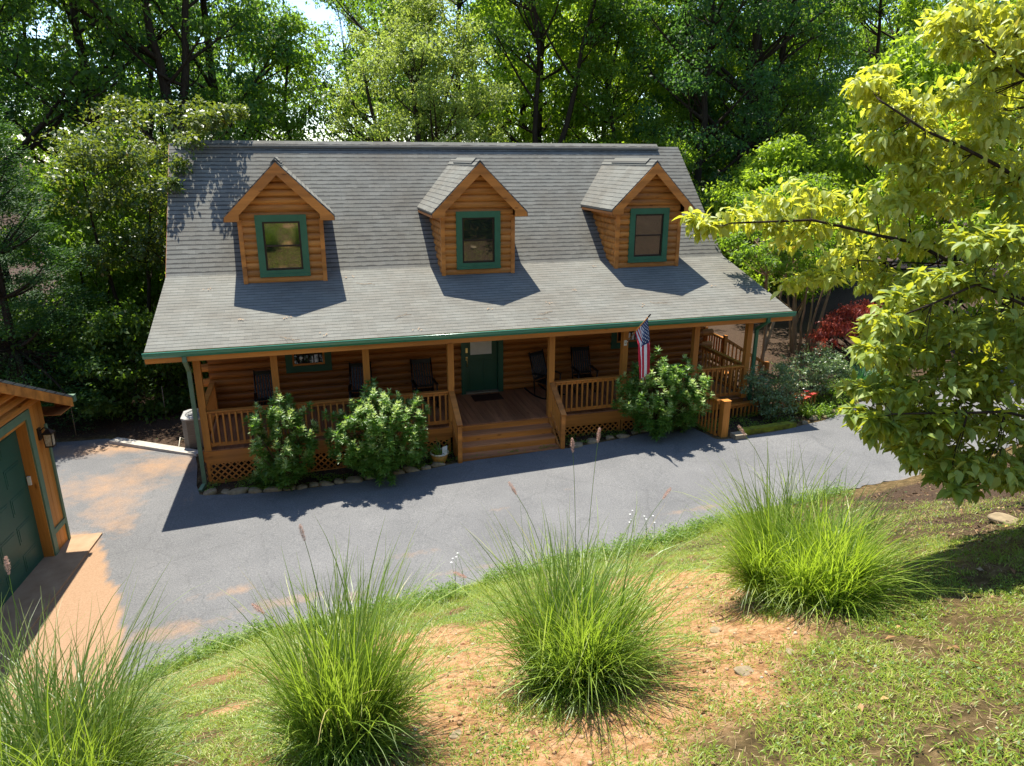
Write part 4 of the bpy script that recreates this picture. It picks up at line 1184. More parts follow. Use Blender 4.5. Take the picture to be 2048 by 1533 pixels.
rows = [(25, 5.0, -14, 44), (32, 5.5, -20, 56), (41, 6.5, -26, 72)]
keys = ['poplar','midoak','blueoak','poplar','midoak','darkoak','poplar','forked']
desc = {25: 'in the second row', 32: 'in the third row', 41: 'in the farthest row'}
for (yy, stp, xa, xb) in rows:
    x = xa; k = 0
    while x < xb:
        if not (abs(x-.22*(yy+15.8)+(-3.7) + 3.4) < 0): pass
        xx = x+rs.normal()*.9; y2 = yy+rs.normal()*1.6
        # open sky gap seen above the left third of the ridge
        ray_x = 3.72 + (y2+15.83)*.0242
        if abs(xx-ray_x) < 1.5 and yy > 20:
            x += stp; continue
        if yy > 30 and xx < 1 and rs.rand() < .3:
            x += stp; k += 1; continue
        kk = keys[(k*3+yy) % len(keys)]
        s = .92+.3*rs.rand()
        put(kk, xx, y2, '%s %s, %s' % (KIND[kk][1], desc[yy], where(xx, y2)), rs.rand()*6.3, s, s*(1.0+.12*rs.rand()))
        x += stp; k += 1
# understory behind and beside the house
us = [('under',-3.8,14.5),('undery',.5,15.5),('under',4.5,16),('undery',12.2,17.5),('undery',17.4,15.0),('under',20.6,15.0),('undery',24.2,14.0),('under',27.5,14),('under',31,16),('undery',33.5,19),
      ('under',-7.5,11),('undery',-10.5,15),('under',-11,9),('under',-2.2,12),('undery',7,22),('under',14,23),('undery',22,24),('undery',0,25),('under',-6,25),('undery',29,26)]
for i, (k, x, y) in enumerate(us):
    s = .95+.35*rs.rand()
    put(k, x, y, '%s %s, %s' % (KIND[k][1], 'at wood edge' if y < 18 else 'deeper in', where(x, y)), rs.rand()*6, s, group='understory trees of the wood')

# right side bright trees between cabin and dogwood
C, R = rand_blobs(141, 30, 3.7, 6.0, 1.75, (.35, .65), 'oval')
C = np.concatenate([C, np.array([[-1.9,-1.6,4.5],[-1.7,-1.1,4.9],[-2.1,-1.0,4.7],[-1.5,-1.9,4.2],[-1.2,-1.5,4.6],[-2.2,-1.7,4.35]])]); R = np.concatenate([R, [.3,.35,.3,.3,.4,.25]])
tree_thing('understory_tree', (17.5, 3.0, -.2), wood_mesh('corner_trunk', 14, [[(0,0,-.2),(.1,0,1.8),(-.1,0,3.4),(-.3,-.1,5.2)], [(.1,0,1.0),(.6,.2,2.4),(.9,.3,4.2)]], C, R, M['tanbark'], .06, 26), crown_mesh('corner_crown', 15, C, R, 190, .12, M['lf_mid'], .6), 'slim green tree leaning over the right corner of the porch roof', 'tree', 'bright trees right of the cabin')
put('undery', 22.8, 10.4, 'bright green tree behind the tan stems of the crepe myrtle', 1.3, 1.15, 1.2, group='bright trees right of the cabin')
put('undery', 27.0, 5.0, 'tall bright green tree above the red maple', 3.3, 1.2, 1.45, group='bright trees right of the cabin')
put('undery', 27.5, 9.0, 'spreading bright green tree behind the dogwood', 4.3, 1.5, 1.8, group='bright trees right of the cabin')
put('poplar', 30.5, 10.0, 'tall yellow green poplar at the upper right behind the dogwood', 4.3, .8, .85, group='bright trees right of the cabin')
put('under', 26.5, -1.2, 'green tree hidden behind the lower dogwood branches', 2.3, .9, 1.0, group='bright trees right of the cabin')
put('poplar', 25.5, 1.5, 'yellow green poplar above the dogwood at the right edge', 1.1, .62, .62, group='bright trees right of the cabin')
put('darkoak', 30.5, 4.0, 'dark oak seen in the gap between two dogwood branches', 1.1, .8, .8, group='bright trees right of the cabin')

# left side: holly-like tree overhanging the roof corner
C, R = rand_blobs(101, 42, 3.9, 8.6, 1.75, (.45, .85), 'oval')
C = np.concatenate([C, np.array([[2.0,-1.4,7.9],[2.5,-1.6,8.05],[2.9,-1.9,8.1],[1.6,-1.6,7.5],[1.2,-1.9,7.0],[.9,-2.0,6.2],[2.2,-1.0,8.4],[3.3,-1.5,8.3],[1.2,-1.0,8.3],[-.6,-1.6,7.2],[-1.3,-1.6,6.6],[2.4,-2.2,8.0],[2.0,-2.5,7.5],[3.0,-2.3,8.3],[1.8,-2.9,6.9],[1.6,-3.4,6.4],[2.7,-2.7,8.1]])]); R = np.concatenate([R, np.full(17, .5)])
R[-17:] = [.5,.45,.35,.5,.5,.5,.45,.3,.55,.6,.6,.42,.42,.3,.35,.32,.3]
tr = [[(0,0,-.3),(-.1,0,2),(.1,-.1,4),(.6,-.4,6.2)], [(.3,.1,-.3),(.7,.1,2.2),(1.0,0,4.2),(1.4,-.6,6.8)], [(-.3,0,-.3),(-.8,.1,2.2),(-1.2,0,4.6),(-1.2,-.3,6.4)]]
tree_thing('holly_tree', (-1.05, 8.3, -.4), wood_mesh('holly_trunk', 3, tr, C, R, M['bark'], .085, 40), crown_mesh('holly_crown', 4, C, R, 260, .125, m_leaf('leaf_glossy', [(0,(.022,.055,.012)),(.6,(.060,.110,.020)),(.93,(.15,.17,.03)),(1,(.35,.15,.03))], (.34,.42,.03), .34, .42, .5), .6, tipdown=.2), 'glossy leaved multi stem tree hanging over the upper left corner of the roof')
# cedars at far left
def cedar(seed, H, Rm):
    rs = RS(seed); C = []; R = []
    z = .5
    while z < H:
        rr = Rm*(1-z/H)**.75+.12
        k = int(4+rr*5)
        for i in range(k):
            a = rs.rand()*6.28; q = rr*(.45+.6*rs.rand())
            C.append((q*cos(a), q*sin(a), z-.18*q+rs.normal()*.15)); R.append(.28+.22*rr*rs.rand()+.1)
        z += .33
    C = np.array(C); R = np.array(R)
    n = len(C)*300
    ci = np.repeat(np.arange(len(C)), 300)
    out = unit(C*np.array([1,1,0])+1e-6)[ci]
    side = np.cross(out, [0,0,1.])
    t = rs.rand(n); s = rs.normal(size=n)*.45*(1-t*.55)
    Rr = R[ci]
    P = C[ci] + out*((t-.45)*2.0*Rr)[:, None] + side*(s*Rr)[:, None] + np.stack([0*t, 0*t, (.35*(t-.5)**2*-2+.15*rs.normal(size=n))*Rr+.12*t*Rr], 1)
    A = unit(out*.9 + side*(s*1.4)[:, None] + rs.normal(size=(n,3))*.3 + np.array([0,0,.25]))
    Nn = unit(np.array([0,0,1.])+rs.normal(size=(n,3))*.5)
    ln = .06+.07*rs.rand(n); rnd = np.clip(t*.6+rs.rand(n)*.4, 0, 1)
    V, F, r = leaves(P, A, Nn, ln, ln*.30, rnd)
    cm = np_mesh('cedar_crown', V, F, M['lf_cedar'], {'rnd': r})
    tm = wood_mesh('cedar_trunk', seed, [[(0,0,-.3),(0,0,H*.4),(.05,0,H*.8),(0,0,H)]], C[::3], R[::3], M['bark'], .12, None, twigs=0)
    return tm, cm
cd = cedar(7, 9.0, 2.5)
tree_thing('cedar_tree', (-4.0, 5.6, -.5), *cd, 'tall feathery dark cedar at the left edge behind the garage', 'tree', 'cedars left of the driveway')
tree_thing('cedar_tree', (-6.6, 7.4, -.6), *cd, 'broader cedar farther left, mostly cut off by the left edge', 'tree', 'cedars left of the driveway', 2.0, 1.1)
put('shrubd', -1.3, 5.6, 'glossy dark shrub between the two driveway ends, left of the air conditioner', 0, 1.0, group='shrubs left of the cabin')
put('shrubd', -3.0, 6.4, 'dark shrub under the cedar', 2, 1.05, group='shrubs left of the cabin')
put('shrubd', .2, 6.6, 'dark shrub against the left cabin wall', 4, .9, group='shrubs left of the cabin')
put('under', -.4, 10.6, 'thin understory tree with gaps of light left of the roof', 1, .95, 1.05, group='shrubs left of the cabin')
put('under', -3.2, 10.2, 'understory tree behind the cedar', 3, .95, 1.05, group='shrubs left of the cabin')

# crepe myrtle stems
C, R = rand_blobs(131, 30, 3.0, 6.2, 2.0, (.4, .75), 'vase')
tr = []
rs2 = RS(8)
for k in range(8):
    a = k*.8; s = .25+.2*rs2.rand(); tr.append([(s*cos(a)*.8, s*sin(a)*.5, -.3), (s*cos(a)*1.6, s*sin(a), 1.4), (s*cos(a)*2.3, s*sin(a)*2, 3.0), (s*cos(a)*3.6, s*sin(a)*3.2, 4.8)])
tree_thing('crepe_myrtle', (20.4, 4.7, -.25), wood_mesh('myrtle_trunk', 9, tr, C, R, M['tanbark'], .05, 24), crown_mesh('myrtle_crown', 10, C, R, 200, .12, M['lf_mid'], .6), 'crepe myrtle with a cluster of smooth tan stems right of the porch')
tr2 = [[(0,0,-.3),(.1,0,1.5),(.0,.1,3.2),(.3,.1,5)], [(.1,0,1.0),(.5,0,2.2),(.9,.1,3.4)]]
C2, R2 = rand_blobs(132, 22, 2.4, 5.6, 1.6, (.4, .7), 'oval')
tree_thing('crepe_myrtle', (20.9, 6.0, -.25), wood_mesh('myrtle_trunk2', 9, tr2, C2, R2, M['tanbark'], .06, 20), crown_mesh('myrtle_crown2', 11, C2, R2, 200, .12, M['lf_yel'], .6), 'slender single stem myrtle right of the tan stem cluster')

# red japanese maple (weeping)
rs2 = RS(44); C = []; R = []
for k in range(60):
    a = rs2.rand()*6.28; q = 1.15*rs2.rand()**.6; C.append((q*cos(a), q*sin(a), 1.75-.95*(q/1.15)**1.8-.35*rs2.rand()*q)); R.append(.22+.12*rs2.rand())
C = np.array(C); R = np.array(R)
tree_thing('japanese_maple', (20.95, 2.6, .05), wood_mesh('maple_trunk', 5, [[(0,0,-.2),(.1,0,.5),(0,.1,1.1),(.1,0,1.5)]], C, R, M['bark'], .06, 30), crown_mesh('maple_crown', 6, C, R, 130, .085, M['lf_red'], .6, tipdown=1.4, wr=.35), 'weeping red leaved japanese maple in the bed right of the driveway').scale = (1.2, 1.2, 1.25)

# dogwood in the right foreground: real branches with blobs of large leaves
A_ = [(6.26,-11.68,6.26,.091),(6.45,-11.71,6.33,.123),(6.68,-11.76,6.38,.136),(6.63,-11.79,6.26,.11),(6.9,-11.8,6.46,.146),(6.82,-11.84,6.27,.146),(7.08,-11.89,6.34,.179),(7.3,-11.93,6.43,.162),(7.52,-11.99,6.43,.162),(7.74,-12.06,6.4,.146),(7.09,-11.98,6.09,.162),(6.92,-11.97,5.96,.097),(7.38,-12.03,6.18,.162),(7.6,-12.09,6.21,.146),(7.23,-12.07,5.93,.114)]
B_ = [(7.19,-11.88,7.12,.087),(7.28,-11.96,6.96,.124),(7.43,-11.99,7.0,.14),(7.65,-12.04,7.05,.14),(7.83,-12.1,7.03,.171),(7.48,-12.08,6.8,.124),(7.71,-12.15,6.77,.171),(7.96,-12.19,6.89,.187),(7.42,-12.11,6.63,.099),(7.61,-12.18,6.59,.109),(7.94,-12.28,6.59,.155),(7.27,-12.01,6.81,.078)]
C_ = [(7.5,-12.09,7.44,.104),(7.67,-12.14,7.44,.119),(7.81,-12.22,7.3,.134),(7.92,-12.19,7.5,.119),(7.74,-12.24,7.19,.104),(7.58,-12.15,7.33,.074)]
D_ = [(7.36,-12.66,6.25,.141),(7.59,-12.72,6.28,.17),(7.42,-12.75,6.03,.17),(7.21,-12.69,6.03,.141),(7.03,-12.69,5.87,.141),(6.86,-12.67,5.79,.127),(6.76,-12.69,5.64,.113),(7.04,-12.76,5.65,.17),(7.26,-12.79,5.76,.17),(7.51,-12.86,5.79,.198),(6.94,-12.81,5.44,.141),(6.75,-12.75,5.44,.085),(7.16,-12.86,5.47,.17),(7.38,-12.92,5.49,.198),(7.57,-12.95,5.55,.17),(6.84,-12.84,5.25,.099),(6.73,-12.8,5.28,.057),(7.06,-12.9,5.25,.155),(7.3,-12.97,5.25,.198),(7.53,-13.04,5.25,.198),(6.94,-12.91,5.12,.099),(7.18,-13.0,5.06,.127),(7.36,-13.06,5.04,.141),(7.51,-13.13,4.96,.127),(7.11,-13.03,4.93,.085)]
rsd = RS(17)
VP0 = np.array([3.716, -15.83, 6.683]); KD = 1.5      # the lists above were measured at 2/3 of the true distance
def far(l, k=KD): return [tuple(VP0+(np.array(b[:3])-VP0)*k)+(b[3]*k,) for b in l]
A_, B_, C_, D_ = far(A_), far(B_), far(C_), far(D_)
DB = Vector((13.4, -10.6, float(gz(13.4, -10.6))-.05))
def dog(list_, extra, depthj, m1=1.15, m2=1.3):
    out = []
    for (x, y, z, r) in list_:
        out.append((x, y, z, r*m1))
        for k in range(extra):
            f = 1+depthj*rsd.rand(); q = VP0+(np.array([x, y, z])-VP0)*f+rsd.normal(size=3)*np.array([.10,.10,.06])
            out.append((q[0], q[1], q[2], r*m2))
    return out
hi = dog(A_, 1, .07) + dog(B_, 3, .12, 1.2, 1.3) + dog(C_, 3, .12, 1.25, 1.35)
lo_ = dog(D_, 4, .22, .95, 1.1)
fill = []
for k in range(330):    # the rest of the crown, out of frame to the right
    a = rsd.rand()*6.28; q = rsd.rand()**.5; z = 4.6+4.2*rsd.rand()
    rr_ = 3.3*(1-.5*abs(z-6.4)/2.4)
    x, y = 13.2+q*cos(a)*rr_, -10.4+q*sin(a)*rr_*.85
    u_, w_ = (x-3.716)*cos(.283)-(y+15.83)*sin(.283), (x-3.716)*sin(.283)+(y+15.83)*cos(.283)
    if u_/w_ > .665: fill.append((x, y, z, .34+.14*rsd.rand()))
def arr(l): a = np.array(l); return a[:, :3]-np.array(DB), a[:, 3]
dogw = empty('dogwood_tree', DB, 0, 'large leaved yellow green dogwood reaching in from the right edge in the foreground', 'tree')
allC, allR = arr(hi+lo_+fill)
_w = lambda l: [tuple(np.array([.15,0,.1])*(i==0)+VP0+(np.array(p)-VP0)*(1.42 if i else 1.5)*1.03-np.array(DB)) for i, p in enumerate(l)]
trd = [[(0,0,-.1),(-.05,0,.8),(-.1,0,1.8),(-.05,0,3.4),(.1,.1,5.0)],
       _w([(10.0,-12.5,4.4),(9.2,-12.55,5.2),(8.4,-12.3,5.75),(7.6,-12.0,6.15),(6.9,-11.85,6.3),(6.4,-11.7,6.28)]),
       _w([(10.0,-12.5,4.9),(9.2,-12.45,5.9),(8.5,-12.3,6.4),(7.95,-12.2,6.65),(7.5,-12.05,6.85),(7.22,-11.93,7.03)]),
       _w([(10.05,-12.5,5.3),(9.0,-12.4,6.4),(8.2,-12.25,7.05),(7.7,-12.15,7.35)]),
       _w([(9.2,-12.5,5.1),(8.6,-12.1,5.6),(7.9,-12.0,6.0),(7.2,-12.0,6.05)]),
       _w([(10.0,-12.5,4.0),(9.0,-12.75,4.75),(8.2,-12.9,5.1),(7.5,-12.95,5.3),(6.85,-12.8,5.3)]),
       _w([(10.0,-12.5,4.2),(9.0,-12.7,5.1),(8.2,-12.75,5.7),(7.4,-12.7,6.0),(6.95,-12.68,5.85)]),
       _w([(9.0,-12.75,4.75),(8.3,-12.6,4.95),(7.7,-12.5,5.2),(7.1,-12.4,5.2)])]
obj('trunk', wood_mesh('dogwood_trunk', 21, trd, allC, allR*.7, M['bark'], .085, None, twigs=2, lr=.06, near=True, rads=[.12,.030,.030,.026,.018,.026,.026,.018]), dogw)
c1, r1 = arr(hi); c2, r2 = arr(lo_); c3, r3 = arr(fill)
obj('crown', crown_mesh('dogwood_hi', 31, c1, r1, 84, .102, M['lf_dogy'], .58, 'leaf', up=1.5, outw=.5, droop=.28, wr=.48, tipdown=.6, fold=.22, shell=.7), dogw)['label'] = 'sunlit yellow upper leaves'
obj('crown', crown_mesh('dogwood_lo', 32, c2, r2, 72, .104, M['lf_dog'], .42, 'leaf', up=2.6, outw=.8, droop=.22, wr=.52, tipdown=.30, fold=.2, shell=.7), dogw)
obj('crown', crown_mesh('dogwood_fill', 33, c3, r3, 90, .115, M['lf_dog'], .6, 'leaf', up=1.2, outw=.5, droop=.25, wr=.52, tipdown=.6, fold=.2), dogw)

# rhododendrons
def rhodo(seed, Rx, Ry, H, nt):
    rs = RS(seed); mb = MB()
    d = unit(rs.normal(size=(nt, 3))); d[:, 2] = d[:, 2]*.9+.12; d[:, 1] -= .25*rs.rand(nt)
    rr = (.62+.38*rs.rand(nt)**.6)*(1+.16*np.sin(d[:,0]*7+seed)+.12*np.cos(d[:,1]*9))
    T = d*np.array([Rx, Ry, H*.52])*rr[:, None] + np.array([0, -.18*Ry, H*.50])
    T[:, 2] = np.maximum(T[:, 2], .12)
    for k in range(0, nt, 5):
        s = np.array([rs.normal()*.06, rs.normal()*.05, -.05]); m = T[k]*np.array([.45, .45, .55])
        mb.tube([s, m, T[k]*np.array([.9,.9,.93]), T[k]], [.016, .01, .006, .004], 5, caps=False)
    P = []; A = []; Nn = []; rn = []; yl = []
    for k in range(nt):
        new = (rs.rand() < .62) and T[k, 2] > H*.36 and T[k, 1] < Ry*.4
        tiers = 3
        for ti in range(tiers):
            nl = 9
            for j in range(nl):
                a = 2*pi*(j+.5*ti)/nl + rs.rand()*.5
                el = (.05+.42*ti if not new else .25+.45*ti) + rs.normal()*.15
                ax = np.array([cos(a)*cos(el), sin(a)*cos(el), sin(el)-.15]); ax = ax + d[k]*.25
                P.append(T[k]+np.array([0,0,(ti-1)*.045])); A.append(ax); Nn.append(np.array([0,0,1.])+rs.normal(size=3)*.2); rn.append(rs.rand()); yl.append(new and ti > 0)
    P = np.array(P); A = unit(np.array(A)); Nn = unit(np.array(Nn)); rn = np.array(rn); yl = np.array(yl)
    n = len(P); ln = .105+.04*rs.rand(n); ln[yl] *= .8
    res = []
    for sel, mat, nm in ((~yl, M['lf_rho'], 'foliage'), (yl, M['lf_rhoy'], 'new_growth')):
        V, F, r = leaves(P[sel], A[sel], Nn[sel], ln[sel], ln[sel]*.30, rn[sel], 'leaf', .1, .22)
        res.append((nm, mesh_mixed(nm, V, F[0], F[1], mat, r)))
    return mb.mesh('stems', M['twig']), res
def put_rhodo(seed, x, y, Rx, Ry, H, nt, label):
    st_, res = rhodo(seed, Rx, Ry, H, nt)
    o = empty('rhododendron', (x, y, float(gz(x, y))-.03), 0, label, 'bush', 'bushes in front of the porch')
    obj('stems', st_, o)
    for nm, me in res: obj(nm, me, o)
put_rhodo(1, 2.95, -.80, .62, .62, 2.15, 240, 'green rhododendron narrow and leftmost of the big porch bushes, before the second post')
put_rhodo(2, 4.98, -.88, .94, .80, 2.10, 430, 'widest rhododendron with pale new leaves left of the front steps')
put_rhodo(3, 11.88, -.70, 1.10, .80, 1.95, 460, 'round rhododendron below the flag, right of the front steps')
put_rhodo(4, 2.45, -.45, .26, .2, .5, 20, 'small low rhododendron seedling against the lattice at left')
put_rhodo(5, 12.6, -.75, .4, .25, .5, 34, 'low spreading branch of bush at the driveway below the round rhododendron')

# rose bushes etc. on the right
def rose(seed, n, Rx, Ry, H, label, x, y, leaf=.062, mat='lf_rose', per=90):
    rs = RS(seed); C = []; R = []
    for k in range(n):
        a = rs.rand()*6.28; q = rs.rand()**.5; C.append((Rx*q*cos(a), Ry*q*sin(a), H*(.3+.7*rs.rand()*(1-.3*q)))); R.append(.16+.16*rs.rand())
    C = np.array(C); R = np.array(R)
    o = empty('rose_bush', (x, y, float(gz(x, y))-.02), 0, label, 'bush', 'bushes right of the stairwell')
    tr = [[(.1*cos(k*1.3), .1*sin(k*1.3), 0), (.5*Rx*cos(k*1.3), .5*Ry*sin(k*1.3), H*.45), (.7*Rx*cos(k*1.3), .7*Ry*sin(k*1.3), H*.85)] for k in range(5)]
    obj('stems', wood_mesh('rose_stems', seed, tr, C, R, M['twig'], .014, None, 4, 1), o)
    obj('foliage', crown_mesh('rose_foliage', seed+1, C, R, per, leaf, M[mat], .8, tipdown=.2), o)
    return o
rose(51, 44, .95, .5, 1.55, 'greyish rose bush with blushing leaves hiding the right porch corner', 15.35, -.55)
rose(52, 40, .85, .5, 1.6, 'second rose bush, right of the one hiding the porch corner', 16.9, .05)
rose(53, 30, .7, .5, 1.5, 'rose bush beside the tan myrtle stems', 18.1, .5)
rose(54, 14, .5, .3, .7, 'small rose bush over the mossy timber', 15.2, -.95)
rose(55, 16, .5, .4, .8, 'small tangled bush at the driveway edge left of the dark grass clump', 17.7, -.35, mat='lf_mid')
rose(56, 9, .5, .2, .30, 'low green plants in front of the red daylilies', 16.6, -.95, mat='weed')

def strap_clump(name, x, y, n, L0, wd, mat, label, cat, seed, spread=1.0, nseg=6, rad=.1, group=None, up=.25):
    rs = RS(seed)
    a = rs.rand(n)*2*pi; q = rad*rs.rand(n)**.6
    base_ = np.stack([q*np.cos(a), q*np.sin(a), 0*q], 1)
    aa = a + rs.normal(size=n)*.6
    th0 = np.abs(up*rs.normal(size=n))+.05 + .35*q/rad*spread
    ln = L0*(.55+.6*rs.rand(n)); curl = (.5+1.5*rs.rand(n))*spread
    V, F, r = ribbons(base_, aa, th0, curl, ln, np.full(n, wd)*(.7+.6*rs.rand(n)), rs.rand(n), nseg)
    o = empty(name, (x, y, float(gz(x, y))-.02), 0, label, cat, group)
    obj('blades', np_mesh(name+'_blades', V, F, mat, {'rnd': r}), o)
    return o
def ribbons(B, az, th0, curl, ln, wd, rnd, nseg=6, bend=None):
    n = len(B); t = np.linspace(0, 1, nseg+1)
    P = np.zeros((n, nseg+1, 3)); P[:, 0] = B
    out = np.stack([np.cos(az), np.sin(az), 0*az], 1); side = np.stack([-np.sin(az), np.cos(az), 0*az], 1)
    for k in range(1, nseg+1):
        th = th0 + curl*(t[k]**1.6)
        if bend is not None:
            a_ = az + bend*t[k]; out = np.stack([np.cos(a_), np.sin(a_), 0*a_], 1)
        P[:, k] = P[:, k-1] + (out*np.sin(th)[:, None] + np.array([0,0,1.])*np.cos(th)[:, None])*(ln/nseg)[:, None]
    w = (wd[:, None]*.5)*(1-t**3.2)[None]*.97 + .0004
    Lp = P - side[:, None]*w[..., None]; Rp = P + side[:, None]*w[..., None]
    V = np.stack([Lp, Rp], 2).reshape(-1, 3)
    st = (np.arange(n)*(nseg+1)*2)[:, None]
    k = np.arange(nseg)[None]*2
    F = np.stack([st+k, st+k+1, st+k+3, st+k+2], -1).reshape(-1, 4)
    r = np.repeat(rnd, (nseg+1)*2)
    return V, F, r
o = strap_clump('daylily', 16.35, -.85, 90, .55, .018, M['daylily'], 'bright yellow green daylily clump with red flowers', 'plant', 61)
fm = MB()
rs2 = RS(62); P_ = []; 
for k in range(8):
    x, y, z = rs2.normal()*.16, rs2.normal()*.12, .5+.15*rs2.rand()
    n = 7; a = np.arange(n)/n*6.28
    A = np.stack([np.cos(a), np.sin(a), 0*a+.5], 1); V, F, r = leaves(np.tile([[x,y,z]], (n,1)), A, np.tile([[0,0,1.]], (n,1))+.01, np.full(n, .09), np.full(n, .05), rs2.rand(n))
    obj('flower', np_mesh('flower', V, F, M['flower'], {'rnd': r}), o)
strap_clump('ornamental_grass', 19.5, .75, 700, 1.25, .012, M['dgrass'], 'dark green weeping grass clump at the far side of the driveway', 'grass clump', 63, 1.3, 7, .22)
strap_clump('ornamental_grass', 20.6, 1.2, 500, 1.1, .012, M['fgrass'], 'lighter weeping grass right of the dark green clump', 'grass clump', 64, 1.2, 7, .2)

# foreground fountain grasses
def plume(mb_, base_, axis, L_, seed):
    pass
def fountain(x, y, n, L0, label, seed, mat, heads, sc=1.0, lean=(0, 0), rad=.22, spread=1.0):
    rs = RS(seed)
    nt_ = 34; ta = rs.rand(nt_)*2*pi; tq = rad*1.25*rs.rand(nt_)**.55
    tx, ty = tq*np.cos(ta), tq*np.sin(ta)
    tl = (.10+.75*(tq/rad/1.25)*rs.rand(nt_)+.10*rs.rand(nt_))*spread       # lean of every tuft
    tz = ta+rs.normal(size=nt_)*.8; th_ = .62+.48*rs.rand(nt_)       # direction, height
    k = rs.randint(0, nt_, n)
    B = np.stack([tx[k]+rs.normal(size=n)*.035, ty[k]+rs.normal(size=n)*.035, np.zeros(n)], 1)
    # blade direction = tuft lean + own scatter
    vx = np.sin(tl[k])*np.cos(tz[k])+lean[0]+rs.normal(size=n)*.27*spread; vy = np.sin(tl[k])*np.sin(tz[k])+lean[1]+rs.normal(size=n)*.27*spread
    th0 = np.arcsin(np.clip(np.hypot(vx, vy), 0, .93)); aa = np.arctan2(vy, vx)
    curl = np.where(rs.rand(n) < .7, .15+.8*rs.rand(n), .8+1.6*rs.rand(n))*spread
    ln = L0*th_[k]*(.40+.60*rs.rand(n))
    V, F, r = ribbons(B, aa, th0*.75, curl, ln, .0082*(.5+.9*rs.rand(n)), rs.rand(n), 8, bend=rs.normal(size=n)*.5)
    n2 = int(n*.9); k = rs.randint(0, nt_, n2); a2 = rs.rand(n2)*2*pi
    V2, F2, r2 = ribbons(np.stack([tx[k]+rs.normal(size=n2)*.05, ty[k]+rs.normal(size=n2)*.05, np.zeros(n2)], 1), a2, .15+.75*rs.rand(n2), .4+1.6*rs.rand(n2), L0*(.18+.40*rs.rand(n2)), .0078*(.6+.8*rs.rand(n2)), rs.rand(n2)*.85, 6, bend=rs.normal(size=n2)*.8)
    o = empty('fountain_grass', (x, y, float(gz(x, y))-.03), 0, label, 'grass clump', 'fountain grasses on the bank')
    V = np.concatenate([V, V2]); F = np.concatenate([F, F2+len(r)]); r = np.concatenate([r, r2])
    obj('blades', np_mesh('fountain_blades', V, F, mat, {'rnd': r}), o)
    # seed heads: bristly brushes on stalks
    for (dx_, dy_, h) in heads:
        az = math.atan2(dy_, dx_); D = math.hypot(dx_, dy_)
        path = bez(np.array([dx_*.1, dy_*.1, 0]), np.array([dx_*.45, dy_*.45, h*.75]), np.array([dx_, dy_, h]), 9)
        mb = MB(); mb.tube(path, list(np.linspace(.0028, .0016, 9)), 4, caps=False)
        hd = mb.build('seed_stalk', M['fgrassb'], o)
        d_ = unit(path[-1]-path[-2]); tl = path[-1]
        nb = 380; t = rs.rand(nb); ang = rs.rand(nb)*6.28
        x1 = unit(np.cross(d_, [0, 0, 1.])+1e-6); x2 = np.cross(d_, x1)
        rad_ = x1[None]*np.cos(ang)[:, None] + x2[None]*np.sin(ang)[:, None]
        Pp = tl[None] + d_[None]*(t*.11)[:, None]
        Aa = unit(rad_ + d_[None]*.55 + rs.normal(size=(nb, 3))*.15)
        lb = .017*np.sin(np.clip(t, .05, .97)*pi)**.5*(.7+.5*rs.rand(nb))+.004
        V3, F3, r3 = leaves(Pp, Aa, unit(rs.normal(size=(nb, 3))), lb, np.full(nb, .0016), rs.rand(nb))
        obj('seed_head', np_mesh('seed_head', V3, F3, M['seed'], {'rnd': r3}), o)
    return o
fountain(5.42, -11.74, 2000, 1.45, 'middle fountain grass clump on the bank, in front of the front steps', 201, M['fgrass'], [(-.42,.20,1.52),(.05,.35,1.72),(.22,.30,1.80),(.75,.25,1.30),(-.85,-.1,1.12)], spread=.85, lean=(.02,0))
fountain(7.60, -11.45, 3200, 1.25, 'brightest and densest fountain grass clump, right one on the bank', 209, M['fgrassb'], [(-.55,.25,1.50)], rad=.30, spread=.85, lean=(-.06,.03))
fountain(3.72, -11.95, 1350, 1.42, 'slim upright fountain grass clump at the bottom, left of the middle one', 203, M['fgrass'], [(-.15,.2,1.42),(-.4,-.1,1.15)], rad=.17, spread=.60, lean=(.03,.02))
fountain(2.05, -12.0, 1700, 1.45, 'fountain grass clump filling the lower left corner', 204, M['fgrass'], [(-.15,.45,1.42),(-.45,.35,1.45)], rad=.26, spread=.9, lean=(-.08,0))
fountain(1.05, -11.4, 1500, 1.5, 'fountain grass clump at the left edge in front of the garage', 205, M['fgrass'], [(-.3,.4,1.5),(.1,.3,1.6)], rad=.26, spread=.9, lean=(-.05,.03))
# daisies at the driveway edge
rs2 = RS(300)
for i, (x, y) in enumerate([(8.7,-5.85),(9.15,-5.82),(9.35,-5.72),(8.8,-6.0),(5.75,-6.2),(5.55,-6.35)]):
    h = .55+.3*rs2.rand(); lx, ly = rs2.normal()*.05, rs2.normal()*.05
    o = empty('daisy', (x, y, float(gz(x, y))), rs2.rand()*6, 'small white daisy on a thin stem at the near driveway edge', 'flower', 'daisies along the driveway edge')
    mb = MB(); mb.tube([(0,0,0),(lx*.4,ly*.4,h*.6),(lx,ly,h)], [.004,.003,.002], 4); mb.tube([(lx*.3,ly*.3,h*.5),(lx+.08,ly-.03,h*.86)], [.0025,.0015], 4); mb.build('stem', M['weed'], o)
    for (cx0, cy0, cz0) in ((lx,ly,h),(lx+.08,ly-.03,h*.86)):
        n = 9; a = np.arange(n)/n*6.28
        V, F, r = leaves(np.tile([[cx0,cy0,cz0]],(n,1)), np.stack([np.cos(a),np.sin(a),0*a+.1],1), np.tile([[0,0,1.]],(n,1)), np.full(n,.019), np.full(n,.010), rs2.rand(n))
        obj('petals', np_mesh('petals', V, F, M['petal'], {'rnd': r}), o)


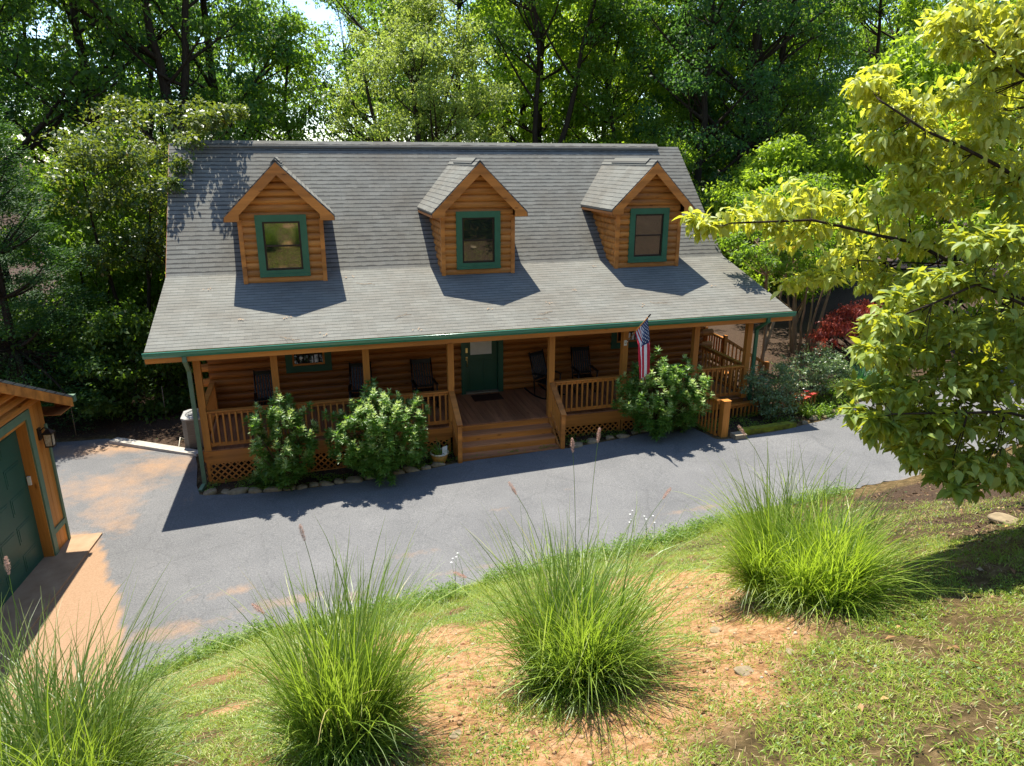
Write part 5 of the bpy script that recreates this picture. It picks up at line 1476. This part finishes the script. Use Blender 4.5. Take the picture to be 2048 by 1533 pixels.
# ------------------------------------------------------------------ ground cover on the bank
rs = RS(77)
def scatter(n, x0, x1, y0, y1, dens):
    x = x0+(x1-x0)*rs.rand(n); y = y0+(y1-y0)*rs.rand(n)
    k = rs.rand(n) < dens(x, y)
    return x[k], y[k]
def bank_density(x, y):
    d = yn(x)-y
    c = claymask(x, y); t = fbm(x, y, .28, 41)
    lm = littermask(x, y)
    g_ = np.clip((t-.29)*4.5, .08, 1)*(1-.85*c)*(1-.75*lm*np.clip((x-8)/1.0, 0, 1))
    edge = np.exp(-((d-.15)/.35)**2)
    # clay areas still carry a few sprigs gathered in tufts
    g_ = np.maximum(g_, c*np.clip((t-.54)*6, 0, .8))
    return np.clip(g_ + edge*.5, 0, 1)*(d > -.02)
x, y = scatter(640000, -1.5, 12.5, -14.8, -4.6, bank_density)
n = len(x); z = gz(x, y)-.005
d = yn(x)-y
hh = (.022+.042*rs.rand(n))*(1+1.2*np.exp(-((d-.2)/.4)**2))*(.75+.9*fbm(x, y, .9, 55))
V, F, r = ribbons(np.stack([x, y, z], 1), rs.rand(n)*6.28, .25+.75*rs.rand(n), .3+1.0*rs.rand(n), hh, .0032+.003*rs.rand(n), np.clip(rs.rand(n)*.8+.35*(fbm(x, y, .8, 60)-.4), 0, 1), 2)
tag(obj('grass', np_mesh('grass', V, F, M['grass'], {'rnd': r})), 'short patchy grass growing on the clay bank', 'grass', kind='stuff')
# clover and small broadleaf weeds
x, y = scatter(150000, -1.5, 12.5, -14.8, -4.5, lambda a, b: bank_density(a, b)*np.clip((fbm(a, b, .5, 71)-.38)*4, .05, 1))
n = len(x); d = yn(x)-y
z = gz(x, y)+.008+.05*rs.rand(n)*(1+2.0*np.exp(-((d-.2)/.4)**2))
a = rs.rand(n)*6.28
V, F, r = leaves(np.stack([x, y, z], 1), np.stack([np.cos(a), np.sin(a), .15+.3*rs.normal(size=n)], 1), unit(np.array([0,0,1.])+rs.normal(size=(n,3))*.35), .012+.018*rs.rand(n), .009+.010*rs.rand(n), rs.rand(n))
tag(obj('clover', np_mesh('clover', V, F, M['weed'], {'rnd': r})), 'low clover and broadleaf weeds between the grass', 'ground cover', kind='stuff')
# dead straw lying between the tufts
x, y = scatter(60000, -1.5, 12.5, -14.8, -5.6, lambda a, b: ((yn(a)-b) > .3)*np.clip((fbm(a, b, .45, 171)-.36)*4, .12, 1))
n = len(x)
V, F, r = ribbons(np.stack([x, y, gz(x, y)+.004], 1), rs.rand(n)*6.28, 1.15+.35*rs.rand(n), .2*rs.rand(n), .03+.10*rs.rand(n)**2, .0022+.002*rs.rand(n), rs.rand(n), 2, bend=rs.normal(size=n))
strawm = m_leaf('dead_straw', [(0,(.12,.075,.03)),(.6,(.30,.21,.10)),(1,(.50,.38,.20))], (.4,.3,.12), .15, .7, .2)
tag(obj('straw', np_mesh('straw', V, F, strawm, {'rnd': r})), 'dry straw and thatch scattered over the bank', 'straw', kind='stuff')
# clods and gravel: squashed octahedra of many sizes
x, y = scatter(26000, -1.0, 12.5, -14.8, -5.6, lambda a, b: ((yn(a)-b) > .25)*np.clip(claymask(a, b)+.15, 0, 1)*np.clip((fbm(a, b, .3, 181)-.3)*4, .1, 1))
n = len(x); sz = .004+.022*rs.rand(n)**4
oc = np.array([[1,0,0],[0,1,0],[-1,0,0],[0,-1,0],[0,0,.7],[0,0,-.7]])
V = oc[None]*sz[:, None, None]*(.7+.6*rs.rand(n, 6, 1)); a = rs.rand(n)*6.28
V = np.stack([V[..., 0]*np.cos(a)[:, None]-V[..., 1]*np.sin(a)[:, None]+x[:, None], V[..., 0]*np.sin(a)[:, None]+V[..., 1]*np.cos(a)[:, None]+y[:, None], V[..., 2]+(gz(x, y)+sz*.25)[:, None]], -1).reshape(-1, 3)
ft = np.array([[0,1,4],[1,2,4],[2,3,4],[3,0,4],[1,0,5],[2,1,5],[3,2,5],[0,3,5]])
F = (np.arange(n)[:, None, None]*6+ft[None]).reshape(-1, 3)
clod = m_leaf('clay_clod', [(0,(.16,.08,.035)),(.7,(.42,.25,.13)),(.95,(.55,.40,.26)),(1,(.5,.48,.44))], (.1,.05,.02), .0, .9, .1)
tag(obj('gravel', np_mesh('gravel', V, F, clod, {'rnd': np.repeat(rs.rand(n), 6)})), 'small clods and pebbles on the bare clay', 'gravel', kind='stuff')
# a few big brown leaves on the bank
x, y = scatter(900, 1.5, 12, -14.5, -7, lambda a, b: .35+0*a)
n = len(x); a = rs.rand(n)*6.28
V, F, r = leaves(np.stack([x, y, gz(x, y)+.012], 1), np.stack([np.cos(a), np.sin(a), .2*rs.normal(size=n)], 1), unit(np.array([0,0,1.])+rs.normal(size=(n,3))*.4), .04+.05*rs.rand(n), .02+.02*rs.rand(n), rs.rand(n), 'quad', .35)
lfb = m_leaf('fallen_leaf', [(0,(.10,.045,.02)),(.6,(.26,.12,.05)),(.9,(.45,.26,.12)),(1,(.5,.42,.08))], (.4,.2,.05), .2, .7, .2)
tag(obj('fallen_leaves', np_mesh('fallen_leaves', V, F, lfb, {'rnd': r})), 'brown and yellow fallen leaves scattered on the bank', 'leaves', kind='stuff')
# taller weeds along the driveway edge
xs = 1.0+13*rs.rand(2600)
ys = yn(xs) + .10 - .5*rs.rand(2600)**1.5
k = fbm(xs, ys, .6, 81) > .40; xs, ys = xs[k], ys[k]
Pw = []; Aw = []; 
for (px, py) in zip(xs, ys):
    h = .10+.22*rs.rand()**2; pz = float(gz(px, py)); m = 9
    t = rs.rand(m); az = rs.rand(m)*6.28
    Pw.append(np.stack([px+rs.normal(size=m)*.03, py+rs.normal(size=m)*.03, pz+h*t], 1)); Aw.append(np.stack([np.cos(az), np.sin(az), .35+.3*rs.normal(size=m)], 1))
Pw = np.concatenate(Pw); Aw = np.concatenate(Aw); n = len(Pw)
V, F, r = leaves(Pw, Aw, unit(np.array([0,0,1.])+rs.normal(size=(n,3))*.3), .03+.045*rs.rand(n), .010+.012*rs.rand(n), rs.rand(n))
tag(obj('weeds', np_mesh('weeds', V, F, M['weed'], {'rnd': r})), 'bushy green weeds along the near edge of the driveway', 'weeds', kind='stuff')
# leaf litter and small plants in the bed and under the dogwood
x, y = scatter(60000, -4, 22, -14, 6, lambda a, b: littermask(a, b)*.8*((b > yf(a)+.02) | (a > 7.5)))
n = len(x); z = gz(x, y)+.006+.012*rs.rand(n); a = rs.rand(n)*6.28
V, F, r = leaves(np.stack([x, y, z], 1), np.stack([np.cos(a), np.sin(a), .2*rs.normal(size=n)], 1), unit(np.array([0,0,1.])+rs.normal(size=(n,3))*.5), .03+.04*rs.rand(n), .015+.02*rs.rand(n), rs.rand(n))
lit = m_leaf('litter_leaf', [(0,(.04,.022,.012)),(.6,(.12,.07,.035)),(.9,(.26,.16,.08)),(1,(.05,.13,.03))], (.2,.12,.05), .15, .8, .2)
tag(obj('leaf_litter', np_mesh('leaf_litter', V, F, lit, {'rnd': r})), 'brown fallen leaves on the forest floor and planting bed', 'leaf litter', kind='stuff')
# green low plants in the bed before the porch
def beddens(a, b):
    return ((b > yf(a)+.05) & (b < .0)).astype(float)*np.clip((fbm(a, b, .35, 91)-.42)*5, 0, 1)
x, y = scatter(26000, 1.2, 13.2, -1.1, .0, beddens)
n = len(x); z = gz(x, y)+.02+.07*rs.rand(n); a = rs.rand(n)*6.28
V, F, r = leaves(np.stack([x, y, z], 1), np.stack([np.cos(a), np.sin(a), .3+.3*rs.normal(size=n)], 1), unit(np.array([0,0,1.])+rs.normal(size=(n,3))*.4), .03+.03*rs.rand(n), .014+.012*rs.rand(n), rs.rand(n))
tag(obj('ground_cover', np_mesh('ground_cover', V, F, M['weed'], {'rnd': r})), 'low green plants in the bed below the porch', 'ground cover', kind='stuff')
x, y = scatter(30000, 13, 20.5, -1.3, 1.6, lambda a, b: ((b > yf(a)+.02) & (b < yf(a)+1.2))*np.clip((fbm(a, b, .4, 93)-.35)*4, 0, 1))
n = len(x); z = gz(x, y)+.02+.10*rs.rand(n); a = rs.rand(n)*6.28
V, F, r = leaves(np.stack([x, y, z], 1), np.stack([np.cos(a), np.sin(a), .3+.3*rs.normal(size=n)], 1), unit(np.array([0,0,1.])+rs.normal(size=(n,3))*.4), .035+.03*rs.rand(n), .016+.014*rs.rand(n), rs.rand(n))
tag(obj('ground_cover', np_mesh('ground_cover2', V, F, M['weed'], {'rnd': r})), 'low green plants along the far side of the driveway at right', 'ground cover', kind='stuff')

# ------------------------------------------------------------------ stones
def stone_mesh(seed, sx, sy, sz):
    rs = RS(seed); import bmesh
    bm = bmesh.new(); bmesh.ops.create_icosphere(bm, subdivisions=3, radius=1)
    ph = rs.rand(6)*6
    for v in bm.verts:
        c = v.co; k = 1+.10*sin(c.x*3+ph[0])+.08*sin(c.y*4+ph[1]+c.z*2)+.07*sin(c.z*5+ph[2]+c.x*3)+.03*sin(c.x*9+c.y*8+ph[3])
        q = c*k; v.co = (math.copysign(abs(q.x)**.85, q.x)*sx, math.copysign(abs(q.y)**.85, q.y)*sy, math.copysign(abs(q.z)**.8, q.z)*sz)
    me = bpy.data.meshes.new('stone'); bm.to_mesh(me); bm.free(); me.materials.append(M['stone'])
    me.polygons.foreach_set('use_smooth', [True]*len(me.polygons))
    return me
SM = [stone_mesh(i, .13+.03*(i % 3), .09, .065) for i in range(6)]
rs = RS(99); x = 1.3; i = 0
while x < 6.6:
    yy = float(yf(x))+.09
    s = .8+.5*rs.rand()
    o = obj('edging_stone', SM[i % 6]); o.location = (x, yy+rs.normal()*.02, float(base(x, yy))+.010); o.rotation_euler = (rs.normal()*.15, rs.normal()*.15, rs.normal()*.3); o.scale = (s,)*3
    tag(o, 'rounded tan stone in the row edging the bed left of the front steps', 'stone', 'stones edging the bed left of the steps')
    x += .27*s+.03; i += 1
x = 9.7
while x < 12.9:
    yy = float(yf(x))+.10; s = .7+.5*rs.rand()
    o = obj('edging_stone', SM[i % 6]); o.location = (x, yy+rs.normal()*.03, float(base(x, yy))+.02); o.rotation_euler = (0, 0, rs.normal()*.3); o.scale = (s,)*3
    tag(o, 'flat stone edging the bed right of the front steps', 'stone', 'stones edging the bed right of the steps')
    x += .36*s+.06; i += 1
x = 15.9
while x < 19.2:
    yy = float(yf(x))+.12; s = .6+.6*rs.rand()
    o = obj('edging_stone', SM[i % 6]); o.location = (x, yy+rs.normal()*.05, float(base(x, yy))+.03); o.rotation_euler = (0, 0, rs.normal()*.6); o.scale = (s,)*3
    tag(o, 'pale stone at the far driveway edge below the rose bushes', 'stone', 'stones edging the driveway at right')
    x += .33+.2*rs.rand(); i += 1
for (x, y, sx, lb) in ((6.59,-11.73,.7,'small pale flat stone lying on the clay between the two right grass clumps'),(6.35,-12.45,.95,'flat tan stone on the clay, lower of the pair right of the middle clump'),(6.75,-12.4,.5,'tiny stone beside the flat tan stone on the clay'),(11.0,-10.6,2.2,'large half buried boulder in the shade under the dogwood'),(4.4,-12.2,.5,'small stone on the bare clay left of the middle grass clump'),(8.4,-10.9,.6,'small stone right of the brightest grass clump')):
    o = obj('stone' if sx < 2 else 'boulder', SM[int(sx*10) % 6]); o.location = (x, y, float(gz(x, y))+.0); o.rotation_euler = (0, .1, x*3); o.scale = (sx*.6, sx*.6, sx*.4); tag(o, lb, 'stone' if sx < 2 else 'boulder')


# ------------------------------------------------------------------ pot with plant
pt = empty('plant_pot', (6.36, -.66, float(gz(6.36,-.66))+.03), 0, 'ochre pot with cream rim and green plant beside the front steps', 'plant pot')
mb = MB(); mb.lathe([(0,.0),(.11,.0),(.15,.06),(.185,.16),(.20,.27),(.19,.27),(.17,.22),(0,.22)]); mb.build('pot', M['terracotta'], pt)
MB().lathe([(.195,.262),(.222,.265),(.225,.295),(.205,.30),(.185,.285)]).build('rim', M['cream'], pt)
rs2 = RS(3); n = 60; a = rs2.rand(n)*6.28
V, F, r = ribbons(np.stack([.08*np.cos(a), .08*np.sin(a), 0*a+.22], 1), a, .2+.5*rs2.rand(n), .4+1.2*rs2.rand(n), .2+.28*rs2.rand(n), np.full(n, .022), rs2.rand(n), 5)
obj('plant', np_mesh('pot_plant', V, F, M['weed'], {'rnd': r}), pt)
cd_ = MB().prism([(-.02,-.02,0),(.09,-.04,.02),(.10,-.04,.26),(-.01,-.02,.22)], (0,.006,0)).build('garden_card', M['white']); cd_.location = (6.42, -.78, float(gz(6.36,-.66))+.27)
tag(cd_, 'white blank card stuck in the ochre pot', 'card')

# slim white stakes by the left shrubs
for (x, y, h, lb) in ((-2.55, 4.3, 1.15, 'thin pale stake left of the shrubs behind the garage'), (-.45, 5.0, .95, 'thin pale stake in front of the dark shrub')):
    o = MB().tube([(0,0,-.1),(.01,0,h)], .012, 6).build('garden_stake', M['timber']); o.location = (x, y, float(gz(x, y))); tag(o, lb, 'stake')

# debris on the roof
rs = RS(123)
deb = [(713,568,1),(700,556,0),(790,640,1),(575,640,0),(652,694,0),(845,687,0),(1075,632,1),(980,620,0),(1148,582,0),(1180,525,0),(1285,612,0),(1300,605,0),(1075,640,1),(560,700,0),(478,641,0),(1465,572,0),(1100,606,0),(348,563,0)]
DEB = [(4.89,2.21,3.66,1),(4.77,2.57,3.76,0),(5.59,.29,3.11,1),(3.22,.57,3.19,0),(3.98,-.2,2.97,0),(6.03,-.25,2.95,0),(8.98,.09,3.05,1),(7.91,.51,3.17,0),(10.36,1.27,3.39,0),(11.46,2.6,3.77,0),(11.85,.28,3.1,0),(12.13,.43,3.15,1),(8.79,-.1,2.99,1),(3.05,-.2,2.97,1),(2.19,.67,3.22,0),(14.3,1.09,3.34,0),(9.5,.7,3.22,0),(1.4,2.2,3.66,0)]
for (x, y, z, k) in DEB:
    mb = MB()
    if k:
        p = [np.array([0, 0, .018])]
        for j in range(5): p.append(p[-1]+np.array([.07+.03*rs.rand(), rs.normal()*.05, 0]))
        mb.tube(p, .005, 4)
        for j in (1, 2, 3): mb.tube([p[j], p[j]+np.array([.05+.05*rs.rand(), rs.normal()*.09, .01])], .003, 4)
        o = mb.build('twig', M['dead'])
        tag(o, 'small dry twig lying on the grey shingles', 'twig', 'twigs and dead leaves on the roof')
    else:
        n = 4; a = rs.rand(n)*6.28
        V, F, r = leaves(rs.normal(size=(n,3))*np.array([.05,.04,0])+np.array([0,0,.015]), np.stack([np.cos(a),np.sin(a),0*a+.1],1), np.tile([[0,0,1.]],(n,1)), np.full(n,.07), np.full(n,.025), rs.rand(n), 'quad', .3)
        o = obj('dead_leaf', np_mesh('dead_leaf', V, F, M['dead'], {'rnd': r}))
        tag(o, 'dry curled leaf litter on the grey shingles', 'leaf', 'twigs and dead leaves on the roof')
    o.location = (x, y, z+.004); o.rotation_euler = (math.atan(.2848), 0, 0)


# ------------------------------------------------------------------ camera, sky, sun
cam = bpy.data.cameras.new('Camera'); cam.sensor_width = 36; cam.lens = 1415.4/2048*36; cam.clip_end = 3000; cam.clip_start = .05
co = bpy.data.objects.new('Camera', cam); COL.objects.link(co)
yaw, pit, rol = .283, .3084, .0031
Fv = Vector((sin(yaw)*cos(pit), cos(yaw)*cos(pit), -sin(pit))); Rv = Vector((cos(yaw), -sin(yaw), 0)); Uv = Rv.cross(Fv)
R2 = Rv*cos(rol)+Uv*sin(rol); U2 = -Rv*sin(rol)+Uv*cos(rol)
m = Matrix((R2, U2, -Fv)).transposed().to_4x4(); m.translation = Vector((3.716, -15.8285, 6.6832)); co.matrix_world = m
scn.camera = co

EL, AZ = radians(65.5), radians(-6.5)      # AZ measured from +Y towards +X
sd_ = Vector((sin(AZ)*cos(EL), cos(AZ)*cos(EL), sin(EL)))
sl = bpy.data.lights.new('sun', 'SUN'); sl.energy = 4.6; sl.angle = radians(.53); sl.color = (1, .955, .87)
so = bpy.data.objects.new('sun', sl); COL.objects.link(so); so.rotation_euler = sd_.to_track_quat('Z', 'Y').to_euler()
w = bpy.data.worlds.new('World'); scn.world = w; w.use_nodes = True
nt = w.node_tree; nt.nodes.clear()
sk = nt.nodes.new('ShaderNodeTexSky'); sk.sky_type = 'NISHITA'; sk.sun_disc = False; sk.sun_elevation = EL; sk.sun_rotation = AZ
sk.air_density = 1.0; sk.dust_density = .5; sk.ozone_density = 3.0; sk.altitude = 600
bg = nt.nodes.new('ShaderNodeBackground'); bg.inputs[1].default_value = .125
ow = nt.nodes.new('ShaderNodeOutputWorld'); nt.links.new(sk.outputs[0], bg.inputs[0]); nt.links.new(bg.outputs[0], ow.inputs[0])
vs = scn.view_settings; vs.view_transform = 'Standard'; vs.look = 'None'; vs.gamma = 1; vs.exposure = 1.28
scn.cycles.max_bounces = 8; scn.cycles.transparent_max_bounces = 8; scn.cycles.transmission_bounces = 6
